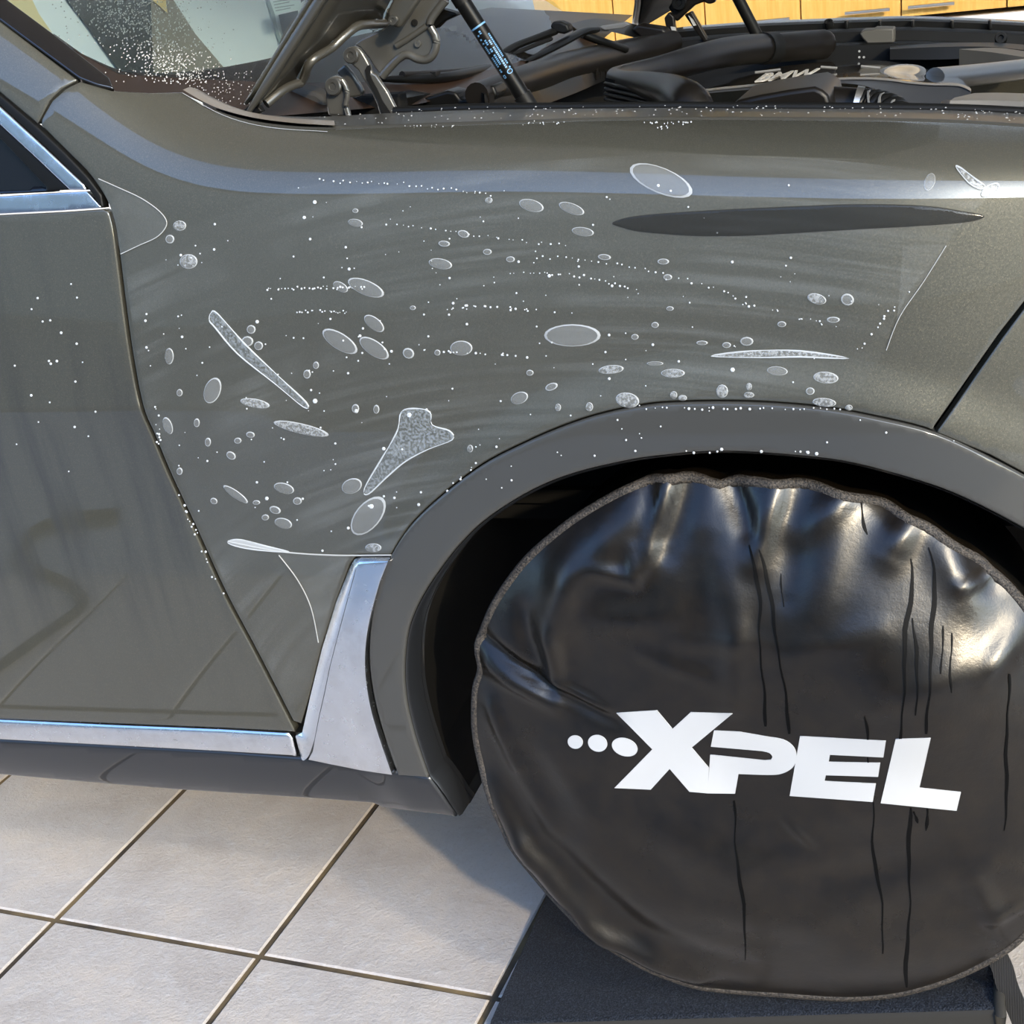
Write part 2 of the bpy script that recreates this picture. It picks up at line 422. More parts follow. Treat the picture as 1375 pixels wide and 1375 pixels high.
def glass(name, tint, mixf, rough=0.0):
    M = bpy.data.materials.new(name); M.use_nodes = True; k = N(M); t = M.node_tree
    g = k.new('BsdfGlossy'); g.inputs['Roughness'].default_value = rough
    tr = k.new('BsdfTransparent'); tr.inputs[0].default_value = (*tint, 1)
    fr = k.new('Fresnel'); fr.inputs[0].default_value = 1.5
    mx = k.new('MixShader'); k.ln(k.math('MULTIPLY', fr.outputs[0], mixf, True), mx.inputs[0]); k.ln(tr.outputs[0], mx.inputs[1]); k.ln(g.outputs[0], mx.inputs[2])
    k.ln(mx.outputs[0], t.nodes['Material Output'].inputs['Surface']); return M
GLASS = glass('green_tinted_glass', (0.90, 1.0, 0.985), 0.9); DGLASS = mat('dark_side_glass', (0.004, 0.004, 0.006), rough=0.03, coat=0.5)
VINYL = mat('black_vinyl', (0.009, 0.008, 0.0065), rough=0.3, spec=0.5)
def _vinyl():
    k = N(VINYL); v = k.coord()
    w = k.noise(v, 600, 2); c = k.noise(v, 9, 6, 0.6); d = k.noise(v, 38, 4, 0.6)
    k.ln(k.ramp(c, [(0.3, (0.24,)*3), (0.72, (0.37,)*3)]), k.b.inputs['Roughness'])
    k.ln(k.ramp(d, [(0.3, (0.004, 0.0028, 0.0015)), (0.8, (0.012, 0.0082, 0.0042))]), k.b.inputs['Base Color'])
    h = k.math('ADD', k.math('MULTIPLY', w, 0.05), k.math('MULTIPLY', k.noise(v, 60, 4, 0.6), 0.25))
    k.bump(h, 0.35, 0.004)
_vinyl()
HEM = mat('woven_black_hem', (0.035, 0.03, 0.024), rough=0.6)
def _hem():
    k = N(HEM); n = k.noise(k.coord((1, 1, 1)), 420, 3, 0.7)
    k.ln(k.ramp(n, [(0.4, (0.008, 0.007, 0.006)), (0.70, (0.11, 0.09, 0.07))]), k.b.inputs['Base Color']); k.bump(n, 0.6, 0.003)
_hem()
WET = mat('wet_streak', (0.002, 0.002, 0.002), rough=0.55, spec=0.1)
RAMPM = mat('gritty_black_ramp', (0.020, 0.021, 0.024), rough=0.6, spec=0.25)
def _rampm():
    k = N(RAMPM); v = k.coord(); n = k.noise(v, 420, 3, 0.7)
    k.ln(k.ramp(n, [(0.45, (0.004, 0.006, 0.010)), (0.74, (0.05, 0.06, 0.08))]), k.b.inputs['Base Color']); k.bump(n, 0.9, 0.004)
_rampm()
RAMPF = mat('worn_ramp_face', (0.030, 0.028, 0.024), rough=0.7, spec=0.2)
STRAP = mat('black_webbing', (0.016, 0.015, 0.014), rough=0.7)
def _strap():
    k = N(STRAP); w = k.new('TexWave'); w.inputs['Scale'].default_value = 160; k.ln(k.coord(), w.inputs['Vector']); k.bump(w.outputs[1], 0.5, 0.002)
_strap()
def tile_mat():
    M = mat('pale_stone_tile', (0.6, 0.57, 0.53), rough=0.38); k = N(M)
    oi = k.new('ObjectInfo'); v = k.coord()
    ad = k.new('VectorMath', operation='ADD'); k.ln(v, ad.inputs[0])
    sc = k.new('VectorMath', operation='SCALE'); sc.inputs['Scale'].default_value = 40
    cb = k.new('CombineXYZ'); k.ln(oi.outputs['Random'], cb.inputs[0]); k.ln(oi.outputs['Random'], cb.inputs[1]); k.ln(cb.outputs[0], sc.inputs[0]); k.ln(sc.outputs[0], ad.inputs[1])
    vv = ad.outputs[0]
    a = k.noise(vv, 6, 6, 0.6, 0.4); b = k.noise(vv, 40, 5, 0.65); c = k.noise(vv, 150, 4, 0.7)
    col = k.ramp(a, [(0.28, (0.42, 0.375, 0.34)), (0.5, (0.50, 0.46, 0.425)), (0.72, (0.57, 0.505, 0.44))])
    col = k.mix(k.ramp(b, [(0.52, (0, 0, 0)), (0.72, (0.5, 0.5, 0.5))]), col, (0.58, 0.57, 0.56))
    col = k.mix(k.ramp(c, [(0.30, (0.6,)*3), (0.44, (0, 0, 0))]), col, (0.36, 0.32, 0.28))
    k.ln(col, k.b.inputs['Base Color'])
    k.ln(k.ramp(b, [(0.3, (0.26,)*3), (0.7, (0.5,)*3)]), k.b.inputs['Roughness'])
    k.bump(k.math('ADD', k.math('MULTIPLY', c, 0.7), b), 0.6, 0.004); return M
TILE = tile_mat()
GROUT = mat('brown_grout', (0.23, 0.19, 0.14), rough=0.85)
def _gr():
    k = N(GROUT); n = k.noise(k.coord(), 7, 5, 0.6); k.ln(k.ramp(n, [(0.38, (0.040, 0.032, 0.024)), (0.66, (0.19, 0.135, 0.065))]), k.b.inputs['Base Color'])
_gr()
CONC = mat('grey_concrete', (0.27, 0.28, 0.29), rough=0.6)
ASPH = mat('asphalt', (0.13, 0.125, 0.12), rough=0.8)
for MM, s, lo, hi in ((CONC, 4, (0.24, 0.275, 0.32), (0.33, 0.37, 0.41)), (ASPH, 3, (0.07, 0.069, 0.066), (0.14, 0.134, 0.124))):
    k = N(MM); k.ln(k.ramp(k.noise(k.coord(), s, 8, 0.65), [(0.3, lo), (0.7, hi)]), k.b.inputs['Base Color'])
WALL = mat('white_wall', (0.84, 0.87, 0.92), rough=0.7)
CEIL = mat('cream_ceiling', (0.80, 0.73, 0.62), rough=0.85)
WOOD = mat('honey_wood', (0.70, 0.40, 0.10), rough=0.35)
def _wood():
    k = N(WOOD); n = k.noise(k.coord((9, 9, 0.8)), 6, 5, 0.6); k.ln(k.ramp(n, [(0.3, (0.72, 0.40, 0.085)), (0.7, (0.86, 0.54, 0.16))]), k.b.inputs['Base Color'])
_wood()
NICK = mat('brushed_nickel', (0.62, 0.58, 0.52), rough=0.35, metal=1.0)
DASH = mat('pale_dashboard', (0.93, 0.96, 0.95), rough=0.6)
DASHD = mat('brown_dash_trim', (0.10, 0.075, 0.055), rough=0.5)
MESHM = mat('speaker_mesh', (0.05, 0.06, 0.06), rough=0.6)

# ------------------------------------------------------------------ floor: slab with tiles, driveway
TY = math.radians(23.73-20.5)
ex = np.array([math.cos(TY), -math.sin(TY), 0]); ey = np.array([math.sin(TY), math.cos(TY), 0])
_o = np.array([-0.5915*CAM_H, 1.3786*CAM_H]); O0 = np.array([math.cos(YAW)*_o[0]-math.sin(YAW)*_o[1], math.sin(YAW)*_o[0]+math.cos(YAW)*_o[1], 0])
T = 0.400; TY2 = 0.600
floor = empty('floor', (0, 0, 0)); floor['kind'] = 'structure'
i0, i1, j0, j1 = -10, 11, -2, 9
def slab(name, ca, cb, cc, cd, z0, z1, m_, parent):
    a = [O0+ex*T*u+ey*TY2*w for u, w in (ca, cb, cc, cd)]
    V = [p+np.array([0, 0, z1]) for p in a]+[p+np.array([0, 0, z0]) for p in a]
    return mesh(name, V, [(0, 1, 2, 3), (7, 6, 5, 4), (0, 4, 5, 1), (1, 5, 6, 2), (2, 6, 7, 3), (3, 7, 4, 0)], m_, parent, smooth=False)
slab('grout_bed', (i0, j0), (i1, j0), (i1, j1), (i0, j1), -0.05, -0.0035, GROUT, floor)
g = 0.0052; hw = T/2-g; hl = TY2/2-g
def tile_mesh():
    bm = bmesh.new(); b_ = 0.0025
    def ring(w, z): return [bm.verts.new((sx*w, sy*(w-hw+hl), z)) for sx, sy in ((-1, -1), (1, -1), (1, 1), (-1, 1))]
    r0, r1, r2 = ring(hw, -0.03), ring(hw, -b_), ring(hw-b_, 0.0)
    for a, b2 in ((r0, r1), (r1, r2)):
        for q in range(4): bm.faces.new((a[q], a[(q+1) % 4], b2[(q+1) % 4], b2[q]))
    bm.faces.new(r2); me = bpy.data.meshes.new('tile'); bm.to_mesh(me); bm.free(); me.materials.append(TILE); return me
tm = tile_mesh()
for i in range(i0, i1):
    for j in range(j0, j1):
        t = bpy.data.objects.new('tile', tm); COL.objects.link(t); t.parent = floor
        c = O0+ex*T*(i+0.5)+ey*TY2*(j+0.5); t.location = (c[0], c[1], random.uniform(-0.0005, 0.0002)); t.rotation_euler = (random.uniform(-.001, .001), random.uniform(-.001, .001), -TY)
dw = mesh('driveway', [(-9, -0.75, -0.004), (9, -0.75, -0.004), (9, 0.55, -0.004), (-9, 0.55, -0.004), (-9, -0.75, -0.15), (9, -0.75, -0.15), (9, 0.55, -0.15), (-9, 0.55, -0.15)],
          [(0, 1, 2, 3), (0, 4, 5, 1), (1, 5, 6, 2), (2, 6, 7, 3), (3, 7, 4, 0)], CONC, smooth=False); dw['kind'] = 'structure'; 
yd = mesh('ground', [(-60, -60, -0.05), (60, -60, -0.05), (60, 12, -0.06), (-60, 12, -0.06)], [(0, 1, 2, 3)], ASPH, smooth=False); yd['kind'] = 'structure'

# unseen building across the yard, added to cut blue sky and warm the reflections
FACADE = mat('warm_facade', (0.50, 0.43, 0.34), rough=0.85); ROOFM = mat('dark_roof_edge', (0.05, 0.048, 0.045), rough=0.6)
for nm, c_, s_, m_ in (('wall_opposite', (-2, -15, 4.2), (46, 0.4, 8.5), FACADE), ('trim_1', (-2, -14.8, 8.5), (47, 1.4, 0.4), ROOFM)):
    box(nm, c_, s_, m_)['kind'] = 'structure'
# room shell
def R2(u, w, z): return O0*0+ex*u+ey*w+np.array([0, 0, z])
WY = 6.0
def rbox(name, u0, u1, w0, w1, z0, z1, m_, parent=None, bevel=0, label=None):
    c = R2((u0+u1)/2, (w0+w1)/2, (z0+z1)/2); return box(name, c, (u1-u0, w1-w0, z1-z0), m_, parent, rot=-TY, bevel=bevel, label=label)
for nm, a in (('wall_back', (-6, 6.5, WY+0.36, WY+0.5, -0.05, 5.9)), ('wall_left', (-6.15, -6, 0.6, WY+0.5, -0.05, 5.9)), ('wall_right', (6.5, 6.65, 0.9, WY+0.5, -0.05, 5.9))):
    rbox(nm, *a, WALL)['kind'] = 'structure'
rbox('ceiling', -6.15, 6.65, -1.45, WY+0.5, 5.9, 6.0, CEIL)['kind'] = 'structure'

# wall cabinets
rbox('trim_2', -2.9, 2.5, WY-0.015, WY+0.36, 0.0, 0.935, WALL)['kind'] = 'structure'
def on_wall(px, py):
    d = ray(px, py); n = ey; t = (WY-n@np.array([0, 0, CAM_H]))/(d@n); p = t*d+np.array([0, 0, CAM_H]); return p@ex, p[2]
u_seam = [on_wall(x, 12)[0] for x in (813, 948, 1088, 1210, 1340)]
cw = (u_seam[4]-u_seam[0])/4; ub = u_seam[3]
zb = on_wall(1213, 23)[1]; bpy.data.objects['trim_2'].location.z = 0; zh = on_wall(1170, 14)[1]
cab_lab = {-6: 'honey wood wall cabinet leftmost of the row behind the car', -5: 'honey wood wall cabinet second from the left behind the windshield', -4: 'honey wood wall cabinet seen just above the wiper arms', -3: 'honey wood wall cabinet directly behind the far tip of the raised hood',
           -2: 'honey wood wall cabinet behind the far gas strut, bar handle low at right', -1: 'honey wood wall cabinet with bar handle at right, above the far fender middle', 0: 'honey wood wall cabinet with bar handle at its left bottom corner', 1: 'honey wood wall cabinet at the right end of the row'}
for k in range(-6, 2):
    u = ub+k*cw
    c = empty('wall_cabinet', tuple(R2(u+cw/2, WY+0.18, zb)), cab_lab[k], 'cabinet', 'honey wood cabinets on the back wall')
    rbox('body', u+0.002, u+cw-0.002, WY+0.02, WY+0.36, zb, zb+0.75, WOOD, c)
    d = rbox('door', u+0.003, u+cw-0.003, WY, WY+0.019, zb+0.001, zb+0.75, WOOD, c, bevel=0.0015)
    left = (k % 2 == 0 and k >= 0)
    hx = (u+0.03, u+0.03+cw*0.44) if left else (u+cw-0.04-cw*0.44, u+cw-0.04)
    ha = R2(hx[0], WY-0.03, zh); hb = R2(hx[1], WY-0.03, zh)
    hd = tube('handle', [ha, hb], 0.007, NICK, d, seg=10, smoothpath=False)
    for s_ in (0.15, 0.85):
        q = ha+(hb-ha)*s_; tube('handle_post', [q, q+ey*0.032], 0.004, NICK, c, seg=8, smoothpath=False)

# ------------------------------------------------------------------ the car
car = empty('car', (-0.27, 2.44, 0.0), 'dark grey metallic car with its hood raised and front wheel on a ramp', 'car')

gap = cr([(398, 983), (345, 880), (300, 795), (262, 712), (228, 640), (205, 585), (189, 546), (176, 480), (166, 410), (158, 345), (152, 305), (145, 280), (134, 258), (114, 230), (88, 204), (52, 168)], 5)
hood_edge_f = cr([(245, 123), (262, 134), (285, 147), (320, 159), (360, 167), (420, 172), (520, 170), (700, 164), (820, 160), (1000, 159.5), (1180, 161), (1290, 164), (1400, 171)], 5)
arch_o = cr([(535, 1040), (516, 985), (503, 935), (497, 890), (498, 845), (506, 800), (521, 755), (552, 705), (600, 660), (650, 623), (700, 597), (750, 575), (800, 558), (850, 547), (900, 541), (1000, 540), (1100, 547), (1180, 561), (1255, 580), (1330, 614), (1400, 652), (1480, 706), (1550, 776), (1600, 870), (1622, 985)], 5)
arch_i = cr([(577, 1043), (566, 1012), (556, 980), (547, 940), (544, 900), (547, 858), (554, 830), (568, 800), (590, 766), (620, 728), (658, 693), (716, 657), (774, 634), (847, 617), (899, 610), (945, 606), (1000, 606), (1080, 612), (1150, 622), (1250, 650), (1320, 680), (1400, 725), (1460, 772), (1510, 832), (1545, 905), (1560, 990)], 5)
bump_line = [(1256, 579), (1300, 516), (1345, 452), (1400, 380)]

def left_of(poly, dx, dy=0): return [(a+dx, b+dy) for a, b in poly]
arch_up = [q for q in arch_o if q[1] <= 752 and q[0] <= 1255]
# front fender: up the door gap, along pillar seam, hood edge, bumper line, arch, breather edge
fender = ([(a+3, b) for a, b in gap if b < 975] + [(56, 160), (70, 135), (88, 119), (108, 109), (150, 121), (200, 124)] + [q for q in hood_edge_f] + [(1400, 374)] + [(1342, 448), (1297, 512), (1252, 576)]
          + [(a, b-2) for a, b in arch_up[::-1]] + [(523, 746), (480, 745), (470, 757), (452, 806), (432, 868), (415, 935), (404, 972)])
panel('front_fender', fender, PAINT, car, grid=9, step=6)
bumper = [(1258, 581), (1302, 518), (1347, 454), (1405, 376), (1640, 240), (1690, 985), (1626, 985), (1604, 868), (1553, 773), (1482, 703), (1401, 649), (1330, 611)]
panel('front_bumper', bumper, PAINT, car, grid=9, step=6)
door_gap = [(a-2, b) for a, b in gap if 283 < b < 984]
door = [(-420, 940), (-420, 314)] + [(-100, 294), (0, 289), (80, 285), (138, 281)] + door_gap[::-1] + [(396, 983), (300, 978), (150, 972), (0, 966)]
dr = panel('front_door', door, PAINT_D, car, grid=9, step=6)
# belt moulding, window surround, window
panel('belt_moulding', [(-420, 288), (0, 264), (60, 260), (118, 257), (138, 279), (80, 283), (0, 287), (-420, 311)], SATIN, car, grid=7, off=0.003, step=5, bevel=1, bdepth=0.0006, label='satin chrome strip below the side window')
panel('window_surround', [(-420, -138), (0, 142), (60, 197), (114, 248), (117, 255), (95, 255), (50, 212), (0, 166), (-420, -117)], SATIN, car, grid=6, off=0.003, step=5, label='satin chrome strip up the windscreen pillar')
panel('window_rubber', [(-420, -220), (0, 127), (50, 170), (90, 208), (118, 238), (136, 262), (139, 279), (132, 272), (118, 252), (60, 196), (0, 141), (-420, -140)], RUBBER, car, grid=6, off=0.001, step=5)
panel('window_seal', [(-420, -115), (0, 168), (50, 214), (92, 255), (60, 257), (60, 251), (0, 188), (-420, -95)], RUBBER, car, grid=6, off=-0.002, step=5)
panel('side_window', [(-420, -97), (0, 186), (62, 250), (62, 259), (0, 262), (-420, 286)], DGLASS, car, grid=8, off=-0.014, step=6)
# pillar
panel('windscreen_pillar', [(-420, -305), (0, 28), (50, 66), (104, 107), (82, 119), (66, 135), (50, 166), (0, 124), (-420, -222)], PAINT, car, grid=8, step=5)

# sill moulding, breather, rocker
panel('sill_moulding', [(-420, 937), (0, 966), (150, 973), (300, 979), (388, 984), (393, 990), (399, 1014), (300, 1008), (150, 1000), (0, 992), (-420, 967)], SATIN, car, grid=7, off=0.004, step=5, bevel=3, bdepth=0.003, label='satin chrome strip along the sill')
br_face = cr([(486, 753), (526, 750)], 2) + cr([(515, 777), (503, 819), (496, 858), (495, 898), (501, 942), (513, 985), (530, 1034)], 4) + [(489, 1028), (447, 1020), (418, 1014), (424, 1003), (427, 985), (433, 955), (448, 890), (465, 830), (480, 775)]
breather = panel('fender_breather', br_face, SATIN, car, grid=6, off=0.010, step=4, bevel=1, bdepth=0.0004, label='satin chrome boomerang trim behind the wheel arch')
def chamfer():
    a = resample([(526, 747), (484, 747), (476, 751), (470, 762), (452, 808), (433, 870), (417, 935), (406, 984), (397, 987), (400, 1000), (404, 1015)], 60)
    b = resample([(526, 750), (488, 753), (483, 762), (479, 777), (464, 832), (447, 892), (432, 957), (426, 988), (420, 1006), (416, 1012), (412, 1015)], 60)
    pa = hit(a[:, 0], a[:, 1]); pb = hit(b[:, 0], b[:, 1]); na, nb = nrm(pa), nrm(pb)
    rows = []
    for s_ in np.linspace(0, 1, 6):
        w = s_; off = 0.001+0.009*math.sin(w*math.pi/2)
        rows.append((pa*(1-w)+pb*w)+(na*(1-w)+nb*w)*off)
    V = np.concatenate(rows); n = 60
    mesh('chamfer', V, [(r*n+i, r*n+i+1, (r+1)*n+i+1, (r+1)*n+i) for r in range(5) for i in range(n-1)], SATIN, breather, label='bevelled edge of the chrome trim')
chamfer()
rock_top = [(-420, 969), (0, 993), (150, 1001), (300, 1009), (402, 1017), (447, 1022), (489, 1030), (531, 1036), (577, 1044)]
rock_bot = [(614, 1096), (560, 1090), (517, 1085), (500, 1078), (405, 1071), (233, 1060), (100, 1049), (0, 1040), (-420, 1008)]
panel('sill_panel', rock_top+rock_bot, SILLP, car, grid=6, off=0.002, step=5, bevel=3, bdepth=0.004, depth=0.05)
# underside lip and floor pan
lip = hit(np.array([q[0] for q in rock_bot]), np.array([q[1] for q in rock_bot]))[::-1]
V = []; 
for q in lip: V += [q+np.array([0, .004, .004]), q+np.array([0, 0.05, -0.012]), q+np.array([0, 0.30, -0.012]), q+np.array([0, 1.2, 0.0])]
mesh('underbody', V, [(i*4+k, (i+1)*4+k, (i+1)*4+k+1, i*4+k+1) for i in range(len(lip)-1) for k in range(3)], MATTE, car)

# wheel arch moulding, liner
arch_m = [(a, b) for a, b in arch_o] + arch_i[::-1]
am = panel('arch_moulding', arch_m, TRIMP, car, grid=7, off=0.004, step=5, bevel=3, bdepth=0.004, depth=0.02)
pi_ = np.array([hit(np.array(a), np.array(b)) for a, b in arch_i + []])
foot = hit(np.array([614.0, 612.0]), np.array([1095.0, 1092.0]))
foot = hit(np.array([616.0, 607.0, 597.0, 586.0]), np.array([1096.0, 1084.0, 1068.0, 1053.0]))
pi2 = np.concatenate([foot, pi_])
c0 = np.array([-0.27, 0, 0.495])
def liner(name, path, spec, m_, **kw):
    V = []; K = len(spec)
    for q in path:
        for dy, sc in spec:
            v = q+np.array([0, dy, 0]); v[0] = c0[0]+(q[0]-c0[0])*sc; v[2] = c0[2]+(q[2]-c0[2])*sc; V.append(v)
    return mesh(name, V, [(i*K+k, i*K+k+1, (i+1)*K+k+1, (i+1)*K+k) for i in range(len(path)-1) for k in range(K-1)], m_, car, **kw)
liner('arch_return', pi2, [(0.0, 0.998), (0.004, 0.990), (0.05, 0.985)], SILLP)
liner('wheel_arch_liner', pi2, [(0.04, 0.985), (0.05, 1.03), (0.30, 1.05), (0.46, 1.0), (0.46, 0.2)], MATTE)
# tyre and rim behind the cover
WC = np.array([-0.27, 1.60, 0.475])
def lathe(name, c, prof, m_, parent, seg=64):
    V = []
    for r, y in prof:
        for k in range(seg):
            w = 2*math.pi*k/seg; V.append(np.array([c[0]+r*math.cos(w), c[1]+y, c[2]+r*math.sin(w)]))
    K = len(prof); Fc = [(a*seg+k, a*seg+(k+1) % seg, (a+1)*seg+(k+1) % seg, (a+1)*seg+k) for a in range(K-1) for k in range(seg)]
    return mesh(name, V, Fc, m_, parent)
whl = lathe('tyre', WC, [(0.25, -0.10), (0.27, -0.118), (0.31, -0.125), (0.338, -0.115), (0.352, -0.09), (0.356, 0), (0.352, 0.10), (0.33, 0.125), (0.25, 0.11)], RUBBER, car)
lathe('wheel_rim', WC, [(0.02, -0.07), (0.20, -0.07), (0.24, -0.10), (0.255, -0.108), (0.25, -0.08), (0.23, 0.1)], STEEL, whl)

# ------------------------------------------------------------------ wheel cover
CO = [(633, 950), (634, 985), (642, 1025), (655, 1060), (668, 1092), (700, 1150), (745, 1208), (800, 1260), (850, 1293), (900, 1315), (960, 1330), (1040, 1337), (1130, 1343), (1200, 1338), (1255, 1325), (1300, 1308), (1345, 1285),
      (1375, 1262), (1412, 1220), (1440, 1160), (1455, 1090), (1455, 1010), (1440, 930), (1412, 858), (1375, 800), (1340, 765), (1300, 735), (1250, 700), (1205, 680), (1160, 663), (1110, 650), (1050, 642), (1000, 641), (968, 647), (945, 640), (900, 634), (870, 640),
      (835, 653), (780, 685), (740, 715), (700, 752), (665, 800), (648, 835), (637, 866), (642, 895), (635, 920)]
YC = 1.462
co = np.array(cr(CO, 6, True)); c3 = P(co[:, 0], co[:, 1], YC)
CX, CZ = -0.275, 0.494
_th = np.arctan2(c3[:, 2]-CZ, c3[:, 0]-CX); _rr = np.hypot(c3[:, 2]-CZ, c3[:, 0]-CX); _od = np.argsort(_th)
_T = np.r_[_th[_od]-2*math.pi, _th[_od], _th[_od]+2*math.pi]; _Rr = np.r_[_rr[_od]]*1.0; _Rr = np.r_[_Rr, _Rr, _Rr]
def Rth(th): return np.interp(th, _T, _Rr)
folds = [  # x1,y1,x2,y2, height mm (+ towards the viewer), half width px
    (893, 640, 868, 755, 9, 12), (925, 650, 900, 740, -7, 16), (862, 650, 880, 720, -6, 14), (850, 690, 765, 770, 12, 30), (765, 770, 738, 850, 12, 26), (738, 850, 750, 910, 9, 16),
    (800, 760, 855, 772, 6, 12), (855, 772, 850, 735, 6, 10), (640, 868, 740, 925, -9, 10), (740, 925, 830, 960, -5, 12), (650, 905, 745, 945, 7, 14), (745, 915, 815, 945, 5, 8),
    (968, 645, 1002, 715, -11, 14), (1040, 645, 1015, 750, 8, 16), (1075, 660, 1062, 790, -6, 22), (1140, 665, 1075, 720, 7, 18), (1130, 690, 1100, 800, 5, 25), (1170, 668, 1195, 700, -7, 14),
    (1225, 700, 1195, 745, 8, 18), (1260, 720, 1300, 800, 7, 24), (1300, 745, 1330, 790, -6, 14), (1345, 780, 1290, 790, 5, 8), (1365, 850, 1330, 900, 6, 18), (960, 720, 995, 830, 5, 24), (995, 830, 990, 930, 6, 20), (940, 740, 950, 860, -5, 30),
    (655, 960, 690, 1030, 6, 14), (690, 1030, 740, 1110, 5, 20), (655, 1075, 705, 1152, 13, 26), (700, 1145, 805, 1257, 18, 28), (795, 1250, 930, 1318, 17, 26), (760, 1150, 860, 1240, -6, 26), (860, 1240, 1000, 1290, -5, 26),
    (1330, 1240, 1375, 1225, 5, 12), (1310, 1180, 1350, 1270, 5, 16), (930, 850, 1030, 845, 3, 16), (870, 870, 960, 900, 2.5, 14), (1040, 860, 1180, 830, 3, 20), (1180, 920, 1320, 880, 4, 26), (1060, 1090, 1090, 1120, 3, 8),
    (1010, 830, 1330, 930, 20, 100), (840, 1090, 1000, 1150, 3, 26), (1000, 1150, 1200, 1130, 3, 26), (1130, 1200, 1320, 1160, 4, 30), (900, 1200, 1100, 1230, 3, 30), (740, 1010, 800, 1090, 3, 22), (790, 830, 900, 820, 3, 22), (700, 830, 720, 900, -5, 16)]
_ff = []
for x1, y1, x2, y2, h_, w_ in folds:
    a = P(x1, y1, 1.43); b = P(x2, y2, 1.43); _ff.append((a[0], a[2], b[0], b[2], h_/1000.0, w_/1130.0))
_wv = [(rng.uniform(8, 42), rng.uniform(0, 6.28), rng.uniform(0, 6.28)) for _ in range(22)]
def GC(x, z):
    x = np.asarray(x, float); z = np.asarray(z, float)
    dx, dz = x-CX, z-CZ; r = np.hypot(dx, dz); th = np.arctan2(dz, dx); q = r/Rth(th)
    y = YC-0.055*(1-np.clip(q, 0, 1.3)**4)
    w = np.zeros_like(y)
    for f_, a_, p_ in _wv: w = w+np.sin((dx*math.cos(a_)+dz*math.sin(a_))*f_+p_+1.5*np.sin((dx*math.sin(a_)-dz*math.cos(a_))*f_*0.6))*(0.052/f_)
    y = y-w*(1-np.clip(q, 0, 1)**4)*0.55
    for ax, az, bx, bz, h_, ww in _ff:
        ux, uz = bx-ax, bz-az; L = ux*ux+uz*uz
        t = ((x-ax)*ux+(z-az)*uz)/L; tc = np.clip(t, 0, 1)
        d2 = (x-ax-tc*ux)**2+(z-az-tc*uz)**2
        y = y-h_*np.exp(-d2/(ww*ww))*(0.6+0.4*np.sin(math.pi*np.clip(t, 0, 1)))*1.35
    return y
cover = empty('wheel_cover', (CX, YC, CZ-0.36), 'round black vinyl cover with white lettering strapped over the front wheel', 'wheel cover')
NA, NR = 320, 110
th = np.linspace(0, 2*math.pi, NA, endpoint=False); V = []; Fc = []
qs = np.r_[np.linspace(0.01, 0.9, 80), np.linspace(0.907, 0.985, NR-80)]
Rt = Rth(np.where(th > math.pi, th-2*math.pi, th))
for q in qs:
    xx = CX+q*Rt*np.cos(th); zz = CZ+q*Rt*np.sin(th); V.append(np.stack([xx, GC(xx, zz), zz], 1))
for sc, dy in ((0.992, 0.006), (0.985, 0.03), (0.96, 0.055)):
    xx = CX+0.99*Rt*np.cos(th); zz = CZ+0.99*Rt*np.sin(th); yy = GC(xx, zz)+dy
    V.append(np.stack([CX+sc*Rt*np.cos(th), yy, CZ+sc*Rt*np.sin(th)], 1))
NR2 = len(V); V = np.concatenate(V)
Fc = [(a*NA+k, (a+1)*NA+k, (a+1)*NA+(k+1) % NA, a*NA+(k+1) % NA) for a in range(NR2-1) for k in range(NA)]
Fc.append(tuple(range(NA)))
mesh('cover_panel', V, Fc, VINYL, cover)
hp = []
for a in np.linspace(0, 2*math.pi, 220, endpoint=False):
    r_ = Rth(np.array(a if a <= math.pi else a-2*math.pi))*0.988; x_ = CX+r_*math.cos(a); z_ = CZ+r_*math.sin(a); hp.append((x_, float(GC(np.array(x_), np.array(z_)))+0.001, z_))
V = []
hp = np.array(hp)
nh = len(hp); prof = [(-0.0085, 0.0015), (-0.0075, -0.003), (-0.002, -0.0045), (0.003, -0.003), (0.005, 0.002), (0.002, 0.010)]
for i in range(nh):
    c = hp[i]; rad = np.array([c[0]-CX, 0, c[2]-CZ]); rad /= np.linalg.norm(rad)
    for a, b in prof: V.append(c+rad*a+np.array([0, b, 0]))
K = len(prof)
mesh('hem', V, [(i*K+k, i*K+k+1, ((i+1) % nh)*K+k+1, ((i+1) % nh)*K+k) for i in range(nh) for k in range(K-1)], HEM, cover, label='woven binding round the cover edge')

# printed lettering
def Lx(pts): return [(740+u*0.42182, 920+v*0.42182) for u, v in pts]
letters = {
    'letter_x': [(209, 87), (338, 79), (387, 138), (445, 85), (578, 89), (448, 197), (503, 262), (500, 343), (441, 338), (378, 265), (318, 331), (202, 326), (323, 203)],
    'letter_p': [(519, 143)] + cr([(600, 147), (680, 161), (740, 172), (773, 196), (782, 228), (770, 260), (735, 280), (690, 284), (597, 281)], 4) + [(586, 344), (499, 343), (507, 220), (680, 238)] + cr([(700, 236), (705, 226), (695, 214), (672, 208)], 3) + [(509, 194)],
    'letter_e': [(793, 161), (1066, 176), (1058, 228), (888, 220), (884, 243), (1048, 246), (1041, 290), (875, 285), (871, 304), (1034, 312), (1024, 370), (760, 351)],
    'letter_l': [(1097, 170), (1208, 167), (1172, 325), (1304, 339), (1290, 398), (1049, 374)]}
emblem = None
for nm, pts in letters.items():
    panel(nm, Lx(pts), WHITE, cover, G=GC, grid=7, off=0.0012, bevel=0, depth=0.001, step=5)
